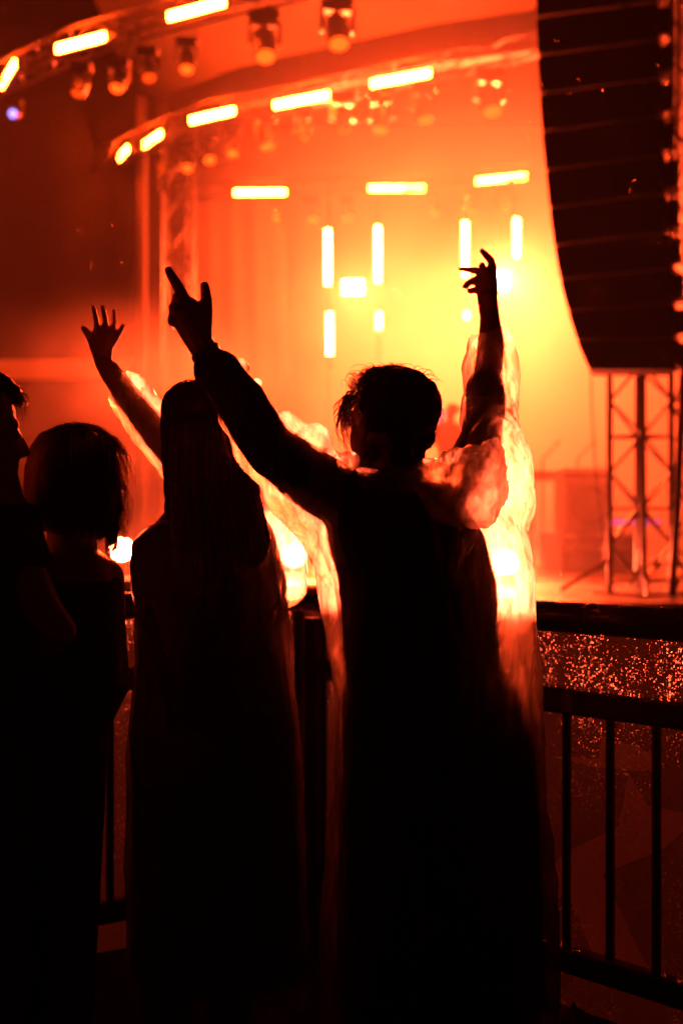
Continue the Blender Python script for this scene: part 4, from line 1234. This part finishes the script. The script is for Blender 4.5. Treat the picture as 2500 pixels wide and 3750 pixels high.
# ---------------------------------------------------------------- woman with chin length hair
D3 = 2.95
def woman_short():
    e = empty('person', (W(200, 3000, D3).x, D3, 0), 'woman with rounded shoulder length hair in a dark top beside the bright floor lamp', 'person', 'people at the railing')
    hc = W(272, 1765, D3); R = head_frame(math.radians(25), math.radians(4))
    torso = [(1980, 205, 325, .05), (2010, 170, 350, .06), (2050, 95, 410, .09), (2120, 60, 434, .10), (2250, 70, 440, .11), (2400, 70, 452, .105), (2520, 50, 462, .11), (2640, 10, 400, .12), (2760, -20, 330, .11)]
    hips = [W(60, 2740, D3), W(225, 2740, D3)]
    armR = [(395, 2110, 62, D3), (415, 2250, 48, D3 + .06), (405, 2400, 40, D3 + .20), (330, 2440, 34, D3 + .36), (300, 2440, 32, D3 + .40)]
    armL = [(110, 2110, 62, D3), (80, 2260, 48, D3 + .06), (110, 2420, 40, D3 + .20), (210, 2440, 34, D3 + .36), (240, 2440, 32, D3 + .40)]
    bm = bmesh.new()
    add_head(bm, hc, R, .98)
    add_cone(bm, hc + Vector((0, -.01, -.06)), .050, W(262, 2040, D3), .055)
    add_loft(bm, list(reversed(rings_px(torso, D3, 0))))
    chain(bm, armR); chain(bm, armL)
    for sg, (hx, hy) in ((1, (296, 2440)), (-1, (244, 2440))):
        dd = D3 + .42
        for k in range(4):
            chain(bm, [(hx, hy + (k - 1.5) * 12, 16, dd), (hx - sg * 22, hy + (k - 1.5) * 14, 11, dd + .03), (hx - sg * 30, hy + (k - 1.5) * 14 + 6, 10, dd + .06)])
        chain(bm, [(hx, hy - 16, 16, dd - .02), (hx - sg * 20, hy - 38, 11, dd), (hx - sg * 30, hy - 48, 9, dd + .02)])
    leg_prims(bm, hips[0], hips[1], D3)
    mesh_obj('body', fuse(bm, .0058, 3, .4), M['skin'], e)
    add_eyes(e, hc, R, .98)
    bm = bmesh.new()
    add_loft(bm, list(reversed([(c, rx + .008, ry + .010) for c, rx, ry in rings_px(torso[3:], D3, 0)])))
    chain(bm, [(395, 2125, 40, D3), (330, 2060, 26, D3), (310, 2040, 20, D3)], .012); chain(bm, [(110, 2125, 40, D3), (180, 2060, 26, D3)], .012)
    mesh_obj('top', fuse(bm, .011, 3), M['black_cloth'], e)
    bm = bmesh.new(); leg_prims(bm, hips[0], hips[1], D3, grow=.014)
    add_loft(bm, [(W(150, 2860, D3), .125, .11), (W(150, 2740, D3), .14, .125), (W(170, 2600, D3), .135, .12)])
    mesh_obj('trousers', fuse(bm, .012, 4), M['denim'], e)
    shoes(e, hips)
    bm = bmesh.new()
    add_loft(bm, [(W(312, 1980, D3 - .01), .018, .03), (W(304, 1965, D3 - .01), .048, .055), (W(294, 1935, D3 - .01), .074, .080), (W(280, 1880, D3 - .01), .092, .102), (W(268, 1800, D3), .099, .112), (W(268, 1720, D3), .095, .112),
                  (W(266, 1650, D3), .085, .10), (W(266, 1590, D3), .062, .078), (W(268, 1556, D3), .030, .04)], 32)
    me = fuse(bm, .007, 4)
    displace(me, lambda p, n: .005 * noise.noise(Vector((p.x * 22, p.y * 22, p.z * 2.5))) + .003 * noise.noise(Vector((p.x * 80, p.y * 80, p.z * 4))))
    mesh_obj('hair', me, M['hair_brown'], e)
    rr = random.Random(8); paths = []; fly = []
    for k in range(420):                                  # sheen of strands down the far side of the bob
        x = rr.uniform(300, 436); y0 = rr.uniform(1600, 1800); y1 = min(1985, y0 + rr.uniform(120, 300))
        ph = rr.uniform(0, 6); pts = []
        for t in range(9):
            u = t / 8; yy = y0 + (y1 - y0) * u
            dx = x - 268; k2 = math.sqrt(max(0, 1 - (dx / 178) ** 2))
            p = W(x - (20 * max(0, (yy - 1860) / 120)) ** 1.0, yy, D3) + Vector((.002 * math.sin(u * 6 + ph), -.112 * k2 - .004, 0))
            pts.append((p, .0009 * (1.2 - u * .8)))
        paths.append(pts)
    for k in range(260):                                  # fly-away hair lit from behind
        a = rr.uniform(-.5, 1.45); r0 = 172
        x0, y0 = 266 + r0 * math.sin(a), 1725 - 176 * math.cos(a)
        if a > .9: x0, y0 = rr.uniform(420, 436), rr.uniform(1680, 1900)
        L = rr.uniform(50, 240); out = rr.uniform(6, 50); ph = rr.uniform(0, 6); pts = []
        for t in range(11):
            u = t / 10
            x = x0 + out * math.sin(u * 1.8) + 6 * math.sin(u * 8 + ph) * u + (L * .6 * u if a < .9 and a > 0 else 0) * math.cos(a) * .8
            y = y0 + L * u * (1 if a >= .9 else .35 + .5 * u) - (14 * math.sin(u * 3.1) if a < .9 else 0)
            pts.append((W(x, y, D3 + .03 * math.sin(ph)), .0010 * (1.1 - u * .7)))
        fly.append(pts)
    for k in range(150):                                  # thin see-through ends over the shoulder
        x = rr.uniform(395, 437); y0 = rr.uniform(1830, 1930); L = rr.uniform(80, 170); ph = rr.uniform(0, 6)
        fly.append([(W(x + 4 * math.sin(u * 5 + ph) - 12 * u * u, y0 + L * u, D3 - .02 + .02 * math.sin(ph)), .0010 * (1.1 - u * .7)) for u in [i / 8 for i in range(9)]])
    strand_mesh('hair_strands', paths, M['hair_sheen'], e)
    strand_mesh('loose_hair', fly, M['hair_backlit'], e)
    return e
woman_short()

# ---------------------------------------------------------------- man at the picture edge
D4 = 2.80
def man_edge():
    e = empty('person', (W(-100, 3000, D4).x, D4, 0), 'man in dark t-shirt in profile beside the woman with rounded hair', 'person', 'people at the railing')
    hc = W(-106, 1590, D4); R = head_frame(math.radians(-68), math.radians(-4))
    torso = [(1740, -150, 20, .065), (1800, -190, 70, .08), (1850, -260, 110, .10), (1910, -340, 130, .11), (1980, -380, 135, .12), (2200, -370, 80, .125), (2500, -340, 60, .115), (2750, -340, 60, .12), (2900, -320, 40, .10)]
    hips = [W(-240, 2880, D4), W(-50, 2880, D4)]
    armR = [(40, 1960, 92, D4), (85, 2080, 82, D4 - .03), (150, 2220, 72, D4 - .05), (225, 2310, 58, D4 - .04), (140, 2390, 52, D4 + .06), (40, 2420, 40, D4 + .14)]
    armL = [(-330, 1980, 90, D4), (-380, 2200, 70, D4), (-380, 2420, 58, D4 + .05), (-370, 2650, 40, D4 + .12)]
    bm = bmesh.new()
    add_head(bm, hc, R, 1.03)
    add_cone(bm, hc + Vector((.0, 0, -.06)), .066, W(-62, 1800, D4), .078)
    add_loft(bm, list(reversed(rings_px(torso, D4, 0))))
    chain(bm, armR); chain(bm, armL)
    for k in range(4):
        chain(bm, [(20, 2400 + k * 14, 19, D4 + .16), (-30, 2405 + k * 16, 13, D4 + .19), (-60, 2410 + k * 16, 11, D4 + .18)])
        chain(bm, [(-385 + k * 14, 2690, 19, D4 + .13), (-388 + k * 16, 2750, 13, D4 + .15), (-386 + k * 16, 2790, 11, D4 + .16)])
    chain(bm, [(25, 2395, 20, D4 + .15), (-5, 2370, 14, D4 + .15), (-25, 2360, 11, D4 + .16)])
    chain(bm, [(-350, 2680, 20, D4 + .13), (-320, 2720, 14, D4 + .14), (-310, 2750, 11, D4 + .15)])
    chain(bm, [(-365, 2660, 38, D4 + .12), (-362, 2695, 34, D4 + .13)])
    leg_prims(bm, hips[0], hips[1], D4)
    mesh_obj('body', fuse(bm, .006, 3, .4), M['skin'], e)
    add_eyes(e, hc, R, 1.03)
    bm = bmesh.new()
    add_loft(bm, list(reversed([(c, rx + .010, ry + .012) for c, rx, ry in rings_px(torso[2:], D4, 0)])))
    chain(bm, [(40, 1960, 92, D4), (70, 2045, 88, D4 - .02), (74, 2058, 88, D4 - .02)], .012); chain(bm, armL[:2], .012)
    me = fuse(bm, .010, 3); displace(me, lambda p, n: .005 * ridge(p, 10, .6, 4)); mesh_obj('shirt', me, M['navy_cloth'], e)
    bm = bmesh.new()
    c_ = W(76, 2062, D4 - .02); dv = (W(150, 2220, D4 - .05) - c_).normalized()
    add_tube(bm, c_ + dv * .012, c_ + dv * .030, .0625, .0615, 22); bm_obj('sleeve_hem', bm, M['grey_cloth'], e, smooth=True)
    bm = bmesh.new(); leg_prims(bm, hips[0], hips[1], D4, grow=.016)
    add_loft(bm, [(W(-145, 3000, D4), .135, .115), (W(-145, 2860, D4), .145, .13), (W(-145, 2750, D4), .14, .125)])
    mesh_obj('trousers', fuse(bm, .012, 4), M['denim'], e)
    shoes(e, hips)
    P = lambda x, y, z: hc + R @ Vector((x, y, z))
    bm = bmesh.new()
    add_ico(bm, P(0, -.030, .046), (.087, .101, .090), R, 3)
    add_cone(bm, P(0, .035, .102), .032, P(0, .072, .086), .024)
    add_cone(bm, P(0.026, -.075, -.03), .036, P(-.026, -.075, -.03), .036)
    me = fuse(bm, .006, 3)
    displace(me, lambda p, n: .004 * noise.noise(p * 45) + .003 * noise.noise(p * 110))
    mesh_obj('hair', me, M['hair_dark'], e)
    rr = random.Random(4); paths = []
    for k in range(60):
        p0 = P(rr.uniform(-.03, .03), .06 + rr.uniform(0, .03), .10 - rr.uniform(0, .03)); L = rr.uniform(.02, .05)
        paths.append([(p0 + R @ Vector((0, .020 * math.sin(u * 2), -L * u * u)), .0010 * (1.2 - u)) for u in [i / 6 for i in range(7)]])
    strand_mesh('hair_strands', paths, M['hair_dark'], e)
    return e
man_edge()

# ---------------------------------------------------------------- performer far back on stage
def performer():
    d = 20.0
    b = deck_pt(1640, d)
    box = empty('stage_riser', b, 'tall dark riser under the performer, behind the man in the poncho', 'riser')
    box_obj('body', b + Vector((0, 0, .26)), (1.6, 1.2, .52), M['case'], box, None, .01)
    box_obj('trim', b + Vector((0, -.612, .49)), (1.56, .02, .05), M['trim'], box)
    e = empty('person', b + Vector((0, 0, .52)), 'performer on stage holding a microphone to the mouth, behind the raised sleeve', 'person')
    o = b + Vector((0, 0, .52))
    hc = o + Vector((.05, 0, 1.60)); R = head_frame(math.radians(120))
    bm = bmesh.new(); add_head(bm, hc, R); add_cone(bm, hc + Vector((0, 0, -.06)), .055, o + Vector((0, 0, 1.42)), .06)
    add_loft(bm, [(o + Vector((0, 0, .86)), .15, .11), (o + Vector((0, 0, 1.05)), .15, .11), (o + Vector((0, 0, 1.3)), .20, .12), (o + Vector((0, 0, 1.42)), .17, .10), (o + Vector((0, 0, 1.47)), .06, .06)])
    add_cone(bm, o + Vector((.19, 0, 1.38)), .055, o + Vector((.26, -.1, 1.12)), .042); add_cone(bm, o + Vector((.26, -.1, 1.12)), .042, o + Vector((.02, -.2, 1.30)), .03)
    add_cone(bm, o + Vector((-.19, 0, 1.38)), .055, o + Vector((-.24, -.06, 1.14)), .042); add_cone(bm, o + Vector((-.24, -.06, 1.14)), .042, o + Vector((-.12, -.16, 1.46)), .03)
    for k in range(4):
        add_cone(bm, o + Vector((-.12, -.16, 1.46)), .022, o + Vector((-.10 + .01 * k, -.19, 1.50 - .018 * k)), .010)
        add_cone(bm, o + Vector((.02, -.2, 1.30)), .022, o + Vector((-.04, -.22, 1.33 - .018 * k)), .010)
    for sx in (-1, 1):
        add_cone(bm, o + Vector((sx * .09, 0, .86)), .085, o + Vector((sx * .10, 0, .48)), .055); add_cone(bm, o + Vector((sx * .10, 0, .48)), .055, o + Vector((sx * .11, 0, .07)), .042)
        add_cone(bm, o + Vector((sx * .11, 0, .05)), .045, o + Vector((sx * .12, -.15, .04)), .036)
    mesh_obj('body', fuse(bm, .014, 2), M['grey_cloth'], e)
    bm = bmesh.new(); add_ico(bm, hc + R @ Vector((0, -.02, .04)), (.092, .108, .092), R, 2); bm_obj('hair', bm, M['hair_dark'], e, smooth=True)
    bm = bmesh.new(); add_path(bm, [o + Vector((-.13, -.17, 1.42)), o + Vector((-.10, -.19, 1.53)), o + Vector((-.09, -.195, 1.56)), o + Vector((-.085, -.2, 1.59))], [.012, .016, .028, .018], 10)
    mc = bm_obj('microphone', bm, M['pink'], e, smooth=True)  # no lamp: the pink glint on it is put in as glow
performer()

# ---------------------------------------------------------------- crumpled film left at the foot of the railing
def crumple():
    c = W(565, 3590, 4.30); c.z = 0.035
    bm = bmesh.new(); bmesh.ops.create_icosphere(bm, subdivisions=4, radius=1.0)
    for v in bm.verts:
        p = v.co.copy()
        f = 1 + .35 * noise.noise(p * 2.1) + .22 * (1 - abs(noise.noise(p * 5)) * 2)
        v.co = c + Vector((p.x * .075 * f, p.y * .05 * f, max(-.03, p.z * .035 * f)))
    return tag(bm_obj('crumpled_bag', bm, M['poncho'], smooth=True), 'crumpled clear plastic bag lying at the foot of the railing', 'plastic bag')
crumple()

# ---------------------------------------------------------------- rain
def rain(n):
    r_ = random.Random(77); V, F = [], []
    ring = [(math.cos(a), math.sin(a)) for a in (0, 2.094, 4.189)]
    for k in range(n):
        d = 3.6 + 8.5 * r_.random()
        p = W(r_.uniform(-60, 2560), r_.uniform(-60, 2400), d)
        L = r_.uniform(.008, .015); w = r_.uniform(.00014, .00024)
        ax = Vector((.12 + r_.uniform(-.04, .04), r_.uniform(-.05, .05), 1)).normalized(); x, y, z = frame(ax)
        b = len(V)
        V.append(p + z * L); V.append(p - z * L)
        V += [p + (x * cx + y * sy) * w - z * L * .35 for cx, sy in ring]
        for i in range(3):
            j = (i + 1) % 3
            F.append((b, b + 2 + i, b + 2 + j)); F.append((b + 1, b + 2 + j, b + 2 + i))
    me = bpy.data.meshes.new('rain'); me.from_pydata(V, [], F)
    return tag(mesh_obj('rain', me, M['water']), 'fine rain falling through the stage light', 'rain', kind='stuff')
rain(3500)
# ================================================================ air: stage smoke and the thin haze over everything
def volume_box(name, lo, hi, label, cat, density, color, noise_amp=None, aniso=0.0, tint=None):
    lo, hi = Vector(lo), Vector(hi)
    o = box_obj(name, (lo + hi) / 2, hi - lo, None)
    tag(o, label, cat, kind='stuff')
    m = bpy.data.materials.new(name); m.use_nodes = True
    nt = m.node_tree; nt.nodes.remove(nt.nodes['Principled BSDF'])
    pv = nt.nodes.new('ShaderNodeVolumePrincipled')
    pv.inputs['Color'].default_value = (*color, 1)
    pv.inputs['Density'].default_value = density
    pv.inputs['Anisotropy'].default_value = aniso
    nt.links.new(pv.outputs[0], nt.nodes['Material Output'].inputs['Volume'])
    if noise_amp:
        tc = nt.nodes.new('ShaderNodeTexCoord')
        nz = nt.nodes.new('ShaderNodeTexNoise'); nz.inputs['Scale'].default_value = 0.22; nz.inputs['Detail'].default_value = 5
        geo = nt.nodes.new('ShaderNodeNewGeometry')
        nt.links.new(geo.outputs['Position'], nz.inputs['Vector'])
        mr = nt.nodes.new('ShaderNodeMapRange')
        mr.inputs[1].default_value = 0.44; mr.inputs[2].default_value = 0.60
        mr.inputs[3].default_value = density * noise_amp[0]; mr.inputs[4].default_value = density * noise_amp[1]
        nt.links.new(nz.outputs[0], mr.inputs[0])
        # soft ends: the smoke thins out towards every side of its box
        g = tc.outputs['Generated']
        sp = nt.nodes.new('ShaderNodeSeparateXYZ'); nt.links.new(g, sp.inputs[0])
        last = mr.outputs[0]
        for ax, f0, f1 in noise_amp[2]:
            r = nt.nodes.new('ShaderNodeMapRange'); r.interpolation_type = 'SMOOTHSTEP'
            r.inputs[1].default_value = f0; r.inputs[2].default_value = f1
            nt.links.new(sp.outputs[ax], r.inputs[0])
            mu = nt.nodes.new('ShaderNodeMath'); mu.operation = 'MULTIPLY'
            nt.links.new(last, mu.inputs[0]); nt.links.new(r.outputs[0], mu.inputs[1]); last = mu.outputs[0]
        nt.links.new(last, pv.inputs['Density'])
        if tint:                                       # the smoke swallows blue first, then green: far glow turns red
            va = nt.nodes.new('ShaderNodeVolumeAbsorption'); va.inputs[0].default_value = (*tint[0], 1)
            ml = nt.nodes.new('ShaderNodeMath'); ml.operation = 'MULTIPLY'; ml.inputs[1].default_value = tint[1]
            nt.links.new(last, ml.inputs[0]); nt.links.new(ml.outputs[0], va.inputs[1])
            ad = nt.nodes.new('ShaderNodeAddShader'); nt.links.new(pv.outputs[0], ad.inputs[0]); nt.links.new(va.outputs[0], ad.inputs[1])
            nt.links.new(ad.outputs[0], nt.nodes['Material Output'].inputs['Volume'])
    o.data.materials.append(m)
    return o

volume_box('smoke', (-5.0, 10.8, 0.70), (9.3, 28.4, 9.3), 'drifting stage smoke glowing orange round the lamps', 'smoke',
           0.115, (0.97, 0.97, 0.97), (0.30, 1.8, [(0, 0.16, 0.62), (1, 0.0, 0.42), (2, 0.80, 0.38)]), aniso=0.35)
volume_box('smoke', (-7.5, 18.0, 0.0), (-0.8, 24.5, 4.6), 'low red smoke bank drifting out beside the stage wing', 'smoke',
           0.16, (0.97, 0.97, 0.97), (0.04, 2.2, [(0, 0.0, 0.5), (0, 1.0, 0.75), (1, 0.0, 0.3), (2, 1.0, 0.45)]), aniso=0.2)
hz = volume_box('haze', (-60, -30, -1.0), (60, 60, 12.5), 'thin rainy haze in the night air', 'haze', 0.00060, (0.95, 0.95, 0.95), aniso=0.2)
